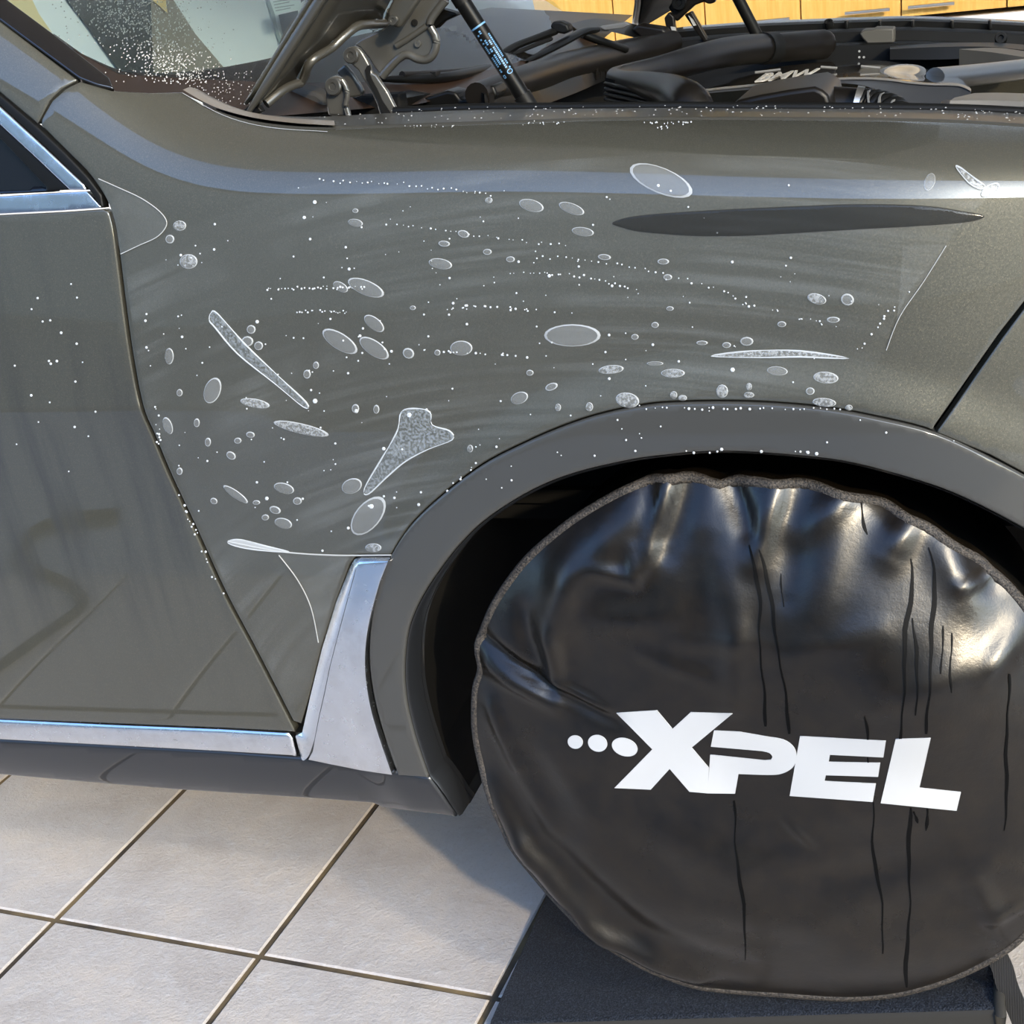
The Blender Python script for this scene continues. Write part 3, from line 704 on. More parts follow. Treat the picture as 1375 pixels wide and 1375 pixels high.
for cx_, cy_, rx, ry, an in ((78, 180, 24, 21, 15), (149, 184, 31, 26, 20), (235, 196, 42, 28, 18)):
    a = math.radians(an)
    panel('dot', Lx([(cx_+rx*math.cos(w)*math.cos(a)-ry*math.sin(w)*math.sin(a), cy_+rx*math.cos(w)*math.sin(a)+ry*math.sin(w)*math.cos(a)) for w in np.linspace(0, 2*math.pi, 28, endpoint=False)]), WHITE, cover, G=GC, grid=5, off=0.0012, bevel=0, depth=0.001, step=3)
# water runs on the cover
runs = [([(1008, 732), (1013, 765), (1019, 800), (1021, 860), (1025, 930), (1028, 975)], 3.4), ([(1021, 738), (1030, 780), (1042, 850), (1052, 920), (1060, 985)], 3.4),
        ([(1222, 750), (1224, 790), (1216, 860), (1212, 960), (1209, 1000)], 4.2), ([(1225, 830), (1232, 880), (1229, 960)], 3.2), ([(1248, 735), (1254, 780), (1252, 850), (1247, 930), (1244, 985)], 4.2),
        ([(985, 1075), (988, 1130), (996, 1200), (1002, 1288)], 3), ([(1172, 1078), (1173, 1140), (1182, 1200), (1186, 1280)], 3.2), ([(1222, 1085), (1221, 1170), (1220, 1250), (1216, 1325)], 3.6), ([(1225, 1090), (1231, 1105)], 3),
        ([(1356, 905), (1352, 960), (1352, 1040), (1348, 1115)], 3), ([(1160, 962), (1164, 985), (1168, 1030)], 2.4), ([(1278, 850), (1277, 930)], 2), ([(1156, 665), (1158, 700), (1166, 718)], 3), ([(1244, 1085), (1243, 1115)], 3), ([(1266, 840), (1265, 905)], 1.8), ([(1050, 770), (1051, 815)], 1.6)]
for pts, w in runs:
    p = np.array(cr(pts, 6)); n_ = len(p); t = np.gradient(p, axis=0); t /= np.linalg.norm(t, axis=1, keepdims=True); nn_ = np.stack([-t[:, 1], t[:, 0]], 1)
    p[:, 0] += 1.3*np.sin(p[:, 1]*0.045+w)+0.8*np.sin(p[:, 1]*0.11); wid = 0.72*w*(0.75+0.35*np.sin(np.linspace(0, 9, n_)+w*7))*np.sqrt(np.clip(np.minimum(np.linspace(0, 8, n_)+0.3, np.linspace(8, 0, n_)+0.3), 0, 1))
    panel('water_run', [tuple(q) for q in (p+nn_*wid[:, None])]+[tuple(q) for q in (p-nn_*wid[:, None])[::-1]], WET, cover, G=GC, grid=50, off=0.0009, bevel=0, depth=0.0008, step=12)
# strap
sp = [P(1336, 1278, 1.47), P(1346, 1300, 1.47), P(1353, 1325, 1.47), P(1368, 1360, 1.47), P(1384, 1400, 1.47)]
def ribbon(name, pts, wpx, thick, m_, parent):
    p = np.array(cr([tuple(q) for q in pts], 6)); t = np.gradient(p, axis=0); t /= np.linalg.norm(t, axis=1, keepdims=True)
    s_ = np.cross(t, np.array([0, -1.0, 0])); s_ /= np.linalg.norm(s_, axis=1, keepdims=True)
    V = []
    for i in range(len(p)):
        for a, b in ((-1, -1), (1, -1), (1, 1), (-1, 1)): V.append(p[i]+s_[i]*a*wpx/2+np.array([0, b*thick/2, 0]))
    K = 4; Fc = [(i*K+k, i*K+(k+1) % K, (i+1)*K+(k+1) % K, (i+1)*K+k) for i in range(len(p)-1) for k in range(K)]+[(3, 2, 1, 0), tuple((len(p)-1)*K+k for k in range(K))]
    o = mesh(name, V, Fc, m_, parent); flat_by_angle(o, 40); return o
ribbon('strap', sp, 0.026, 0.003, STRAP, cover)

# ------------------------------------------------------------------ ramp
RX0, RX1, RY0, RY1 = -0.672, 0.012, 1.445, 1.745
ramp = empty('wheel_ramp', ((RX0+RX1)/2, (RY0+RY1)/2, 0), 'low black gritty wedge ramp under the covered front wheel', 'ramp')
def ramp_geo():
    V = []; n = 26
    top = lambda x: 0.012+(0.150-0.012)*((x-RX0)/(RX1-RX0))
    b_ = 0.010
    Fc = []
    for i in range(n+1):
        x = RX0+(RX1-RX0)*i/n; z = top(x)
        bb = min(b_, z*0.5)
        sec = [(RY0-0.004, 0), (RY0, z-bb*1.2), (RY0+bb*0.3, z-bb*0.35), (RY0+bb, z), (RY1-bb, z), (RY1-bb*0.3, z-bb*0.35), (RY1, z-bb*1.2), (RY1+0.004, 0)]
        V += [(x, y, zz) for y, zz in sec]
    K = 8
    for i in range(n):
        for k in range(K-1): Fc.append((i*K+k, (i+1)*K+k, (i+1)*K+k+1, i*K+k+1))
    Fc.append(tuple(range(K))); Fc.append(tuple(n*K+k for k in range(K))[::-1])
    o = mesh('ramp_wedge', V, Fc, [RAMPM, RAMPF], ramp); flat_by_angle(o, 60)
    for p_ in o.data.polygons:
        if abs(p_.normal.y) > 0.75 or abs(p_.normal.x) > 0.8: p_.material_index = 1
    tube('edge_bead', [(RX1+0.002, RY0-0.002, 0.004), (RX1+0.002, RY0, 0.142), (RX1, RY0+0.012, 0.150), (RX1, RY1-0.012, 0.150), (RX1+0.002, RY1, 0.14), (RX1+0.002, RY1, 0.004)], 0.007, RAMPF, ramp, seg=10, smoothpath=False, label='tan worn edge bead at the high end')
ramp_geo()

# ------------------------------------------------------------------ protective film, bubbles, soap
film = empty('paint_film', (-0.6, 1.43, 0.98), 'clear protective film sheet wet with soap bubbles on the front fender', 'film')
fo = [(a+9, b) for a, b in gap if 345 < b < 950] + [(170, 340), (215, 318), (400, 252), (470, 240), (640, 222), (900, 206), (1100, 214), (1240, 228), (1330, 262), (1300, 290), (1268, 330), (1225, 385), (1200, 430), (1183, 480), (1150, 530)] + [(a, b-5) for a, b in arch_up[::-1] if a < 1140] + [(516, 742), (474, 742), (464, 757), (446, 806), (427, 868), (413, 925)]
panel('film_sheet', fo[::1], FILM, film, grid=14, off=0.0009, bevel=0, depth=0, step=8)
panel('film_corner', cr([(133, 240), (160, 252), (190, 266), (213, 282), (224, 296), (222, 307), (210, 319), (186, 330), (163, 341)], 4)+[(157, 322), (152, 292), (145, 268)], TAB, film, grid=9, off=0.0011, bevel=0, depth=0, step=6, label='loose hazy film corner at the rear of the fender')
panel('film_flap', [(372, 742), (470, 747), (452, 790), (440, 830), (433, 862), (428, 868), (424, 840), (415, 810), (400, 775)], TAB, film, grid=8, off=0.0012, bevel=0, depth=0, step=6, label='loose hazy film flap above the chrome trim')
panel('film_end', [(1212, 330), (1275, 328), (1258, 352), (1232, 385), (1218, 410), (1204, 430), (1208, 390)], TAB, film, grid=8, off=0.0012, bevel=0, depth=0, step=6, label='wrinkled triangular film end near the bumper')
def bead(name, pts, w, m_, parent, off=0.0012):
    p = np.array(cr(pts, 5)); p3 = hit(p[:, 0], p[:, 1]); p3 = p3+nrm(p3)*off
    return tube(name, [tuple(q) for q in p3], w, m_, parent, seg=6, smoothpath=False)
for pts, w in (([(133, 240), (160, 252), (190, 266), (213, 282), (224, 296), (222, 307), (210, 319), (186, 330), (163, 341)], 0.0006), ([(307, 726), (340, 733), (385, 741), (450, 745), (526, 745)], 0.0010), ([(1270, 330), (1240, 378), (1208, 425), (1190, 470)], 0.0004),
               ([(375, 745), (400, 778), (418, 815), (428, 862)], 0.0007), ([(245, 126), (300, 156), (360, 172), (440, 178)], 0.0004), ([(850, 600), (900, 590), (940, 604)], 0.0)):
    if w: bead('film_edge', pts, w, DROP if w > 0.0015 else SEAM, film)

def bubble(cx_, cy_, rx, ry, an=0, kind=0):
    seg = 20 if max(rx, ry) > 9 else 12; a = math.radians(an)
    rings = [(1.0, 0.0003), (0.90, 0.0014), (0.76, 0.0013), (0.45, 0.0017)]
    px, py, of = [], [], []
    for s_, o_ in rings:
        for k in range(seg):
            w = 2*math.pi*k/seg
            px.append(cx_+s_*(rx*math.cos(w)*math.cos(a)-ry*math.sin(w)*math.sin(a))); py.append(cy_+s_*(rx*math.cos(w)*math.sin(a)+ry*math.sin(w)*math.cos(a))); of.append(o_)
    px.append(cx_); py.append(cy_); of.append(0.002)
    p3 = hit(np.array(px), np.array(py)); V = p3+nrm(p3)*(np.array(of)+0.0010)[:, None]
    Fc = [(r*seg+k, (r+1)*seg+k, (r+1)*seg+(k+1) % seg, r*seg+(k+1) % seg) for r in range(3) for k in range(seg)]+[(3*seg+k, 4*seg, 3*seg+(k+1) % seg) for k in range(seg)]
    o = mesh('bubble', V, Fc, [BRIM, BFILL if kind == 0 else BFOAM], film)
    n1 = seg*(1 if max(rx, ry) > 9 else 2)
    for i, p_ in enumerate(o.data.polygons): p_.material_index = 0 if i < n1 and (kind == 0 or i < seg) else 1
B = [(242, 303, 9, 7, 0, 1), (229, 321, 6, 6, 0, 0), (254, 351, 12, 10, 0, 1), (888, 243, 45, 17, 22, 0), (714, 276, 17, 8, 15, 0), (768, 280, 18, 7, 20, 0), (783, 311, 15, 6, 8, 0), (478, 299, 10, 5, 10, 0), (623, 314, 8, 5, 15, 0), (597, 327, 8, 4, 5, 0),
     (592, 354, 16, 7, 10, 0), (655, 338, 6, 4, 0, 0), (657, 269, 5, 4, 0, 1), (492, 386, 26, 10, 22, 0), (458, 385, 11, 6, 30, 0), (503, 434, 16, 8, 38, 0), (457, 458, 27, 11, 32, 0), (503, 467, 23, 10, 34, 0), (620, 467, 15, 10, 0, 0), (549, 474, 8, 7, 30, 0), (588, 473, 4, 4, 0, 0),
     (769, 450, 38, 15, 0, 0), (228, 478, 6, 11, 0, 0), (286, 524, 11, 18, 20, 0), (333, 458, 8, 7, 0, 0), (348, 464, 6, 6, 0, 0), (338, 442, 6, 6, 0, 0), (226, 571, 6, 12, -20, 0), (405, 575, 38, 7, 13, 1), (343, 541, 20, 6, 10, 1), (317, 663, 20, 5, 35, 0), (382, 655, 14, 7, 15, 0), (370, 684, 8, 5, 20, 0),
     (381, 702, 12, 7, 15, 0), (400, 672, 6, 5, 0, 0), (473, 652, 14, 10, -20, 0), (495, 692, 31, 17, -50, 0), (502, 735, 11, 6, 0, 1), (311, 611, 7, 5, 35, 0), (337, 583, 6, 4, 10, 0), (242, 632, 4, 5, 0, 0), (812, 345, 9, 4, 5, 0), (891, 351, 8, 4, 0, 0), (897, 372, 6, 4, 0, 0), (1097, 401, 13, 7, 15, 1), (1138, 402, 9, 8, 20, 0),
     (1119, 429, 9, 4, 0, 0), (1003, 458, 9, 6, 0, 0), (943, 460, 8, 3, 0, 0), (976, 463, 6, 4, 0, 0), (821, 496, 17, 6, -5, 1), (904, 501, 16, 6, 0, 1), (1044, 498, 14, 6, 5, 0), (1109, 507, 17, 8, 5, 1), (880, 488, 11, 3, 0, 0), (741, 519, 9, 5, -20, 0), (698, 534, 12, 8, -20, 0), (792, 546, 5, 6, 0, 1), (843, 537, 16, 10, 10, 1),
     (750, 547, 4, 5, 0, 1), (970, 525, 8, 9, 0, 1), (1006, 519, 4, 5, 0, 1), (1006, 530, 7, 4, 0, 1), (1107, 540, 16, 6, 5, 1), (1088, 525, 6, 5, 0, 0), (1140, 547, 5, 4, 0, 1), (905, 530, 5, 5, 0, 1), (917, 534, 6, 4, 0, 1), (1248, 245, 7, 12, 20, 0), (478, 283, 4, 3, 0, 0), (686, 348, 6, 4, 0, 0), (242, 527, 4, 5, 0, 0), (478, 548, 5, 6, 0, 0), (506, 549, 4, 6, 0, 0),
     (413, 502, 5, 6, 0, 0), (425, 490, 4, 5, 0, 0), (288, 672, 5, 4, 30, 0), (345, 674, 5, 3, 0, 0), (280, 593, 4, 6, 0, 0), (265, 567, 4, 6, 0, 0), (320, 591, 5, 4, 0, 0), (357, 694, 5, 4, 0, 0), (900, 414, 5, 3, 0, 0), (880, 436, 5, 4, 0, 0), (853, 452, 5, 4, 0, 0), (1050, 435, 6, 4, 0, 0), (632, 602, 4, 5, 0, 1), (555, 413, 4, 3, 0, 0), (712, 500, 5, 4, 0, 0)]
for b_ in B: bubble(*b_)
def blob(name, pts, m_, off=0.002, grid=6, w=0.0007):
    o = panel(name, cr(pts, 4, True), m_, film, grid=grid, off=off, bevel=2, bdepth=0.001, depth=0, step=4)
    if w:
        p = np.array(cr(pts, 4, True)); p3 = hit(p[:, 0], p[:, 1]); p3 = p3+nrm(p3)*(off-0.0005)
        tube('bubble_rim', [tuple(q) for q in p3], [w*(0.55+0.9*abs(math.sin(i*0.37+2*math.sin(i*0.11)))) for i in range(len(p3))], BRIM, o, seg=6, smoothpath=False, closed=True)
    return o
blob('bubble', [(284, 420), (293, 421), (330, 462), (375, 505), (412, 540), (408, 546), (370, 515), (320, 475), (290, 440), (282, 430)], BHAZE)
blob('bubble', [(540, 552), (560, 548), (578, 553), (581, 570), (604, 578), (608, 590), (575, 603), (545, 619), (520, 640), (495, 663), (490, 655), (510, 620), (525, 595), (535, 575)], BHAZE)
blob('bubble', [(307, 726), (325, 724), (360, 733), (390, 741), (340, 737), (312, 731)], BRIM)
blob('film_pocket_reflection', [(822, 300), (838, 293), (870, 288), (940, 283), (1040, 278), (1150, 274), (1240, 276), (1290, 283), (1322, 290), (1300, 298), (1240, 303), (1150, 308), (1050, 314), (980, 317), (920, 316), (860, 311), (838, 306)], POCK, w=0)  # lifted film pocket; the dark reflection in it is painted as a tint
blob('soap_smear', [(955, 478), (1010, 471), (1075, 471), (1140, 481), (1075, 479), (1020, 480)], BFOAM)
blob('soap_smear', [(1283, 225), (1292, 228), (1312, 243), (1322, 250), (1316, 254), (1300, 246)], BFOAM)
blob('soap_smear', [(1317, 262), (1326, 250), (1338, 247), (1340, 254), (1328, 263)], BFOAM)
# small droplets nobody could count
V, Fc = [], []
pts = []
def row(a, b, n_, r, sag=0):
    for t in np.sort(rng.uniform(0, 1, n_)) if n_ < 24 else np.linspace(0, 1, n_): pts.append((a[0]+(b[0]-a[0])*t+rng.normal(0, 2.0), a[1]+(b[1]-a[1])*t+sag*4*t*(1-t)+rng.normal(0, 1.3), r*rng.uniform(0.4, 1.2)))
row((360, 388), (490, 386), 34, 1.3); row((400, 418), (470, 419), 20, 1.2); row((690, 368), (860, 392), 26, 1.4, -10); row((600, 416), (720, 418), 22, 1.5, -6); row((720, 345), (1000, 400), 30, 1.4, -12); row((560, 470), (740, 480), 18, 1.6); row((430, 244), (660, 262), 30, 1.2, -4)
row((520, 300), (760, 330), 26, 1.3); row((860, 545), (1130, 548), 30, 1.8); row((545, 171), (610, 170), 16, 0.9); row((700, 167), (760, 166), 14, 0.9); row((860, 166), (930, 166), 18, 1.1); row((885, 172), (905, 176), 8, 1.1); row((850, 604), (1100, 604), 12, 2.2); row((640, 620), (540, 730), 20, 1.5); row((195, 420), (215, 600), 16, 1.6); row((230, 640), (300, 800), 18, 1.6); row((1150, 470), (1230, 380), 12, 1.6); row((970, 400), (1130, 440), 18, 1.5)
fp = np.array(fo)
while len(pts) < 600:
    c = np.array([[rng.uniform(170, 1240), rng.uniform(240, 740)]])
    dens = math.exp(-((c[0, 0]-420)/420)**2)*0.8+0.2
    if rng.random() < dens and inside(fp, c)[0]: pts.append((c[0, 0], c[0, 1], float(np.clip(rng.lognormal(0.15, 0.5), 0.6, 3.4))))
for _ in range(22): pts.append((rng.uniform(10, 130), rng.uniform(370, 640), rng.uniform(1, 2)))
for _ in range(26):
    a = arch_o[int(rng.uniform(30, len(arch_o)-8))]; pts.append((a[0]+rng.uniform(0, 40), a[1]+rng.uniform(8, 45), rng.uniform(0.8, 1.8)))
pa = np.array(pts)
for x_, y_, r_ in pa:
    w = np.arange(6)*math.pi/3; p3 = hit(np.r_[x_, x_+r_*np.cos(w)], np.r_[y_, y_+r_*np.sin(w)]); nn_ = nrm(p3); b0 = len(V)
    o_ = np.r_[0.0022, np.full(6, 0.0012)]+0.004*(1 if (y_ > 545 and x_ > 640) else 0); p3 = p3+nn_*o_[:, None]; V += list(p3); Fc += [(b0, b0+1+(k+1) % 6, b0+1+k) for k in range(6)]
ds = mesh('soap_droplets', V, Fc, DROP, film); ds['kind'] = 'stuff'
# hose on the pavement, mirrored in the lower door
def mirrored(pts):
    q = np.array(pts, float); p3 = hit(q[:, 0], q[:, 1]); n_ = nrm(p3); d = ray(q[:, 0], q[:, 1]); d /= np.linalg.norm(d, axis=1, keepdims=True)
    r = d-2*(d*n_).sum(1, keepdims=True)*n_; t = (0.012-p3[:, 2])/r[:, 2]; return [tuple(v) for v in p3+r*t[:, None]]
hs_ = tag(tube('hose', mirrored([(-60, 930), (0, 893), (60, 850), (110, 812), (95, 785), (50, 765), (30, 745), (40, 718), (85, 698), (160, 690)]), 0.012, RUBBER, None, seg=10, n=10), 'dark hose lying on the ground, seen mirrored in the lower door', 'hose')
# ------------------------------------------------------------------ windscreen
def xb(y): return -0.745-0.235*((y-2.44)/0.84)**2
def zbs(y): return 1.205+0.085*np.abs((y-2.44)/0.84)**2
def ZG(x, y): return zbs(y)+(xb(y)-x)*0.50
def hitz(px, py, Z=ZG, y0=1.45, y1=3.7, n=140, off=0.0):
    px = np.asarray(px, float); py = np.asarray(py, float); d = ray(px, py)
    def g_(t): p = t[..., None]*d+np.array([0, 0, CAM_H]); return p[..., 2]-Z(p[..., 0], p[..., 1])-off
    t0 = y0/d[..., 1]; t1 = y1/d[..., 1]; lo = t0.copy(); hi = t1.copy(); prev = t0; fnd = np.zeros(lo.shape, bool)
    for k in range(1, n+1):
        t = t0+(t1-t0)*k/n; c = (g_(t) < 0) & ~fnd; lo = np.where(c, prev, lo); hi = np.where(c, t, hi); fnd |= c; prev = t
    for _ in range(28):
        mid = (lo+hi)/2; neg = g_(mid) < 0; hi = np.where(neg, mid, hi); lo = np.where(neg, lo, mid)
    return ((lo+hi)/2)[..., None]*d+np.array([0, 0, CAM_H])
ys = np.linspace(1.60, 3.28, 40); us = np.linspace(0, 1.0, 30); V = []
for u in us:
    for y in ys:
        c = 2.44+(y-2.44)*(1-0.16*u); V.append((xb(y)-u*0.86, c, ZG(xb(y)-u*0.86, y)+0.03*math.sin(math.pi*u)*0.3))
ny = len(ys)
mesh('windscreen', V, [(a*ny+i, a*ny+i+1, (a+1)*ny+i+1, (a+1)*ny+i) for a in range(len(us)-1) for i in range(ny-1)], GLASS, car, label='green tinted windscreen with water drops')
def gp(name, pts, m_, off=0.002, grid=8, parent=car, label=None, step=6):
    return panel(name, pts, m_, parent, grid=grid, bevel=0, depth=0, step=step, surf=lambda a, b: hitz(a, b, off=off), label=label)
gp('frit_band', [(108, 107), (70, 62), (72, 45)] + cr([(110, 72), (157, 93), (185, 98), (230, 100), (300, 90), (376, 75), (470, 50), (560, 30), (660, 10)], 4) + [(850, 20), (800, 60), (700, 110), (560, 140), (345, 158), (300, 150), (255, 130), (200, 126), (150, 122)], FRIT, off=0.0015)
# interior seen through the glass, with painted reflections laid over it
def IZ(x, y): return ZG(x, y)-0.07
gp('dashboard', [(-60, -60), (20, 12), (150, 100), (260, 104), (380, 84), (520, 60), (720, 20), (700, -60)], DASH, off=-0.055, label='pale dashboard under the glass')
gp('dark_band_reflection', [(86, -5), (120, 40), (158, 93), (208, 98), (205, 60), (204, 0), (204, -20), (76, -20)], mat('dark_green_reflection', (0.035, 0.04, 0.035), 0.5), off=-0.050, label='dark reflected band painted under the glass')  # dark band mirrored in the windscreen, painted as a sheet
gp('tan_band_reflection', [(202, -20), (204, 40), (206, 98), (240, 97), (300, 90), (262, 45), (233, 0), (224, -20)], mat('tan_reflection', (0.30, 0.26, 0.20), 0.6), off=-0.048, label='tan reflected band painted under the glass')  # tan side of the mirrored band, also painted as a sheet
gp('cabinet_reflection', [(204, -20), (222, -20), (223, 2), (225, 18), (214, 8), (205, 1)], mat('yellow_tan', (0.85, 0.62, 0.25), 0.6), off=-0.045)  # yellow cabinet reflection painted as a small patch
gp('yellow_patch', [(0, -20), (34, -20), (52, 18), (70, 44), (40, 24), (12, 2)], mat('warm_yellow', (0.90, 0.72, 0.38), 0.6), off=-0.045, label='warm yellow patch inside the glass')  # warm yellow patch just below the glass surface
gp('dash_edge', [(352, -20), (378, 70), (385, 72), (373, 40), (362, -20)], mat('grey_dash_edge', (0.38, 0.47, 0.46)), off=-0.05)
gp('dash_speaker', [(374, 20), (400, 14), (402, 40), (380, 48)], MESHM, off=-0.049)
gp('instrument_hood', cr([(372, 76), (378, 50), (392, 28), (412, 14), (432, 4)], 4)+[(450, 20), (430, 75)], DASHD, off=-0.046)
st = gp('paper_sticker', [(362, 0), (400, -8), (405, 12), (369, 19)], mat('sticker_paper', (0.86, 0.95, 0.91), 0.6), off=-0.004, label='white paper sticker inside the windscreen')
for k, yy in enumerate((2, 6, 10, 14)):
    gp('printed_line', [(367+k, yy), (394+k*0.7-6*(k % 2), yy-4), (394+k*0.7-6*(k % 2), yy-2.8), (367+k, yy+1.2)], mat('sticker_ink', (0.35, 0.42, 0.42)), off=-0.0035, parent=st, step=10)
# drops of water on the glass
V, Fc = [], []
dz = []
while len(dz) < 1150:
    x_, y_ = rng.uniform(70, 320), rng.uniform(-5, 112)
    c = 135+0.75*y_; w_ = 62-0.25*y_
    if rng.random() < math.exp(-((x_-c-30)/w_)**2)+0.04: dz.append((x_, y_, rng.uniform(0.5, 1.3)))
for _ in range(120): dz.append((rng.uniform(240, 340), rng.uniform(95, 140), rng.uniform(0.4, 0.9)))
for x_, y_, r_ in dz:
    w = np.arange(5)*2*math.pi/5; p3 = hitz(np.r_[x_, x_+r_*np.cos(w)], np.r_[y_, y_+r_*np.sin(w)*0.8], off=0.003); p3[0] += np.array([0.0006, 0, 0.0012]); b0 = len(V); V += list(p3); Fc += [(b0, b0+1+k, b0+1+(k+1) % 5) for k in range(5)]
o = mesh('glass_droplets', V, Fc, WATER, car); o['kind'] = 'stuff'
panel('pillar_trim', [(-420, -352), (8, 0), (70, 46), (146, 106), (153, 121), (130, 116), (107, 107), (0, 28), (-420, -306)], GLOSSB, car, grid=7, off=0.003, step=5, bevel=2, label='gloss black strip up the windscreen pillar')

# ------------------------------------------------------------------ fender flange and engine bay shell
he = np.array(hood_edge_f); heh = hit(he[:, 0], he[:, 1])
fl_top = cr([(300, 150), (345, 154), (420, 157), (520, 152), (640, 147), (760, 146), (900, 145), (1000, 146), (1180, 147), (1290, 149), (1375, 153), (1420, 156)], 5)
fb = resample(np.array([(a, b, y) for (a, b), y in zip(hood_edge_f, heh[:, 1]) if a >= 285]), 60)
ft = resample(np.array(fl_top), 60)
A_ = np.array([P(q[0], q[1]+1.5, q[2]+0.004) for q in fb]); B_ = np.array([P(q[0], q[1], 1.70) for q in ft])
rows = [A_-np.array([0, 0.002, 0.006]), A_+np.array([0, 0, 0.002])] + [A_*(1-s_)+B_*s_+np.array([0, 0, 0.002]) for s_ in (0.12, 0.5, 0.85)] + [B_, B_+np.array([0, 0.008, -0.004]), B_+np.array([0, 0.012, -0.06])]
mesh('fender_flange', np.concatenate(rows), [(r*60+i, r*60+i+1, (r+1)*60+i+1, (r+1)*60+i) for r in range(len(rows)-1) for i in range(59)], FLANGE, car, label='wet dark flange along the open engine bay')
V = []; q_ = []
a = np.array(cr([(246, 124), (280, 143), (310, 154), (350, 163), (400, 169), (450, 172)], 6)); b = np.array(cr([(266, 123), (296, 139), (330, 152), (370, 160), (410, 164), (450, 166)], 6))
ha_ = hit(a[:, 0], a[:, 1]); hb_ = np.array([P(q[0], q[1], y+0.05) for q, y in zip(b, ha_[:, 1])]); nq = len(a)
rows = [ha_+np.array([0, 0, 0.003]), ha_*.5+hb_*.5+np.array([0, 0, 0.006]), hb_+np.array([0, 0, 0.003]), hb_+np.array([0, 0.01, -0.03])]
mesh('flange_end', np.concatenate(rows), [(r*nq+i, r*nq+i+1, (r+1)*nq+i+1, (r+1)*nq+i) for r in range(3) for i in range(nq-1)], TAN, car, label='end of the fender flange with its sunlit tan painted in')
tube('bay_seal', [tuple(q+np.array([0, 0.004, 0.001])) for q in B_[12:]], 0.006, RUBBER, car, seg=8, n=2)
V, Fc = [], []
for _ in range(170):
    i = int(rng.uniform(6, 58)); s_ = rng.uniform(0.1, 1); c = A_[i]*(1-s_)+B_[i]*s_+np.array([rng.uniform(-.01, .01), 0, 0.003]); r_ = rng.uniform(0.0006, 0.0016); b0 = len(V)
    V.append(c+np.array([0, 0, r_*0.8])); V += [c+r_*np.array([math.cos(k*1.0472), math.sin(k*1.0472), 0]) for k in range(6)]; Fc += [(b0, b0+1+k, b0+1+(k+1) % 6) for k in range(6)]
o = mesh('flange_droplets', V, Fc, WATER, car); o['kind'] = 'stuff'
box('inner_wing', (-0.15, 1.725, 0.93), (1.5, 0.02, 0.50), MATTE, car)
box('bulkhead', (-0.80, 2.45, 0.90), (0.03, 1.5, 0.50), MATTE, car)
box('bay_floor', (-0.15, 2.45, 0.72), (1.5, 1.5, 0.02), MATTE, car)
box('nose_wall', (0.58, 2.45, 0.90), (0.03, 1.5, 0.4), MATTE, car)
# far fender
far = [(880, 44), (930, 38), (1018, 32), (1117, 28), (1213, 25), (1256, 26), (1310, 28), (1375, 31.5), (1460, 37)]
def fl_(dy, Y): return [(a, b+dy, Y) for a, b in far]
loft('far_fender_inner', [fl_(0, 3.28), fl_(2.5, 3.262), fl_(3, 3.255), fl_(11, 3.24), fl_(13, 3.19), fl_(16, 3.18), fl_(29, 3.17), fl_(31, 3.12), fl_(34, 3.11), fl_(75, 3.10)], RUBBER, car, n=50, sharp=30)
fe = np.array([P(a, b, 3.28) for a, b in far]); fe = resample(fe, 40)
rows = [fe, fe+np.array([0, 0.02, 0.004]), fe+np.array([0, 0.08, -0.01]), fe+np.array([0, 0.14, -0.07]), fe+np.array([0, 0.16, -0.3]), fe+np.array([0, 0.15, -0.8])]
mesh('far_fender', np.concatenate(rows), [(r*40+i, r*40+i+1, (r+1)*40+i+1, (r+1)*40+i) for r in range(5) for i in range(39)], PAINT, car)
for xx in (1110, 1136, 1181, 1225, 1278, 1329):
    prism('rib', [(xx-2.5, 28), (xx+2, 28), (xx+3, 39.5), (xx-1.5, 40.5)], 3.225, 0.03, BLACK, car, bevel=0.002)
prism('wing_box', [(1154, 45), (1160, 41), (1172, 40.5), (1175, 38.5), (1200, 38.5), (1200, 60), (1167, 61), (1158, 52)], 3.12, 0.06, mat('dusty_grey_plastic', (0.075, 0.07, 0.058), 0.6), car, bevel=0.003)
loft('wing_ledge', [[(1195, 62, 3.1), (1260, 58, 3.1), (1330, 57, 3.08), (1400, 62, 3.05)], [(1195, 66, 3.0), (1260, 63, 3.0), (1330, 63, 3.0), (1400, 70, 2.98)], [(1195, 80, 2.99), (1260, 80, 2.99), (1330, 78, 2.99), (1400, 84, 2.97)]], BLACK, car, sharp=30)
disc('rubber_buffer', P(1344, 53, 3.13), (0, -1, 0.3), 0.012, 0.02, RUBBER, car)

# ------------------------------------------------------------------ parts in the bay
def pp(*a): return [tuple(P(x, y, Y)) for x, y, Y in a]
tube('cowl_seal', pp((640, 128, 1.98), (700, 110, 2.2), (750, 94, 2.5), (800, 82, 2.75), (840, 73, 2.92), (880, 64, 3.02), (905, 55, 3.08)), [0.018, 0.024, 0.028, 0.030, 0.030, 0.027, 0.022], DUCT, car, seg=16)
loft('cowl_grille', [[(640, 120, 2.0), (700, 103, 2.22), (750, 88, 2.52), (840, 69, 2.94)], [(650, 126, 1.97), (706, 114, 2.17), (757, 98, 2.47), (845, 80, 2.9)], [(652, 150, 1.96), (710, 146, 2.15), (765, 128, 2.42), (815, 107, 2.75), (850, 96, 2.88)]], BLACK, car, n=30, sharp=40)
for k in range(22):
    t = k/21; a = cr([(655, 126), (706, 116), (757, 101), (812, 88)], 10); q = a[int(t*(len(a)-1))]; Yq = 1.95+0.80*t
    prism('grille_slat', [(q[0], q[1]+2), (q[0]+1.8, q[1]+1.5), (q[0]+2.6, q[1]+20-4*t), (q[0]+0.8, q[1]+20.5-4*t)], Yq-0.015, 0.012, DUCT, car, bevel=0)
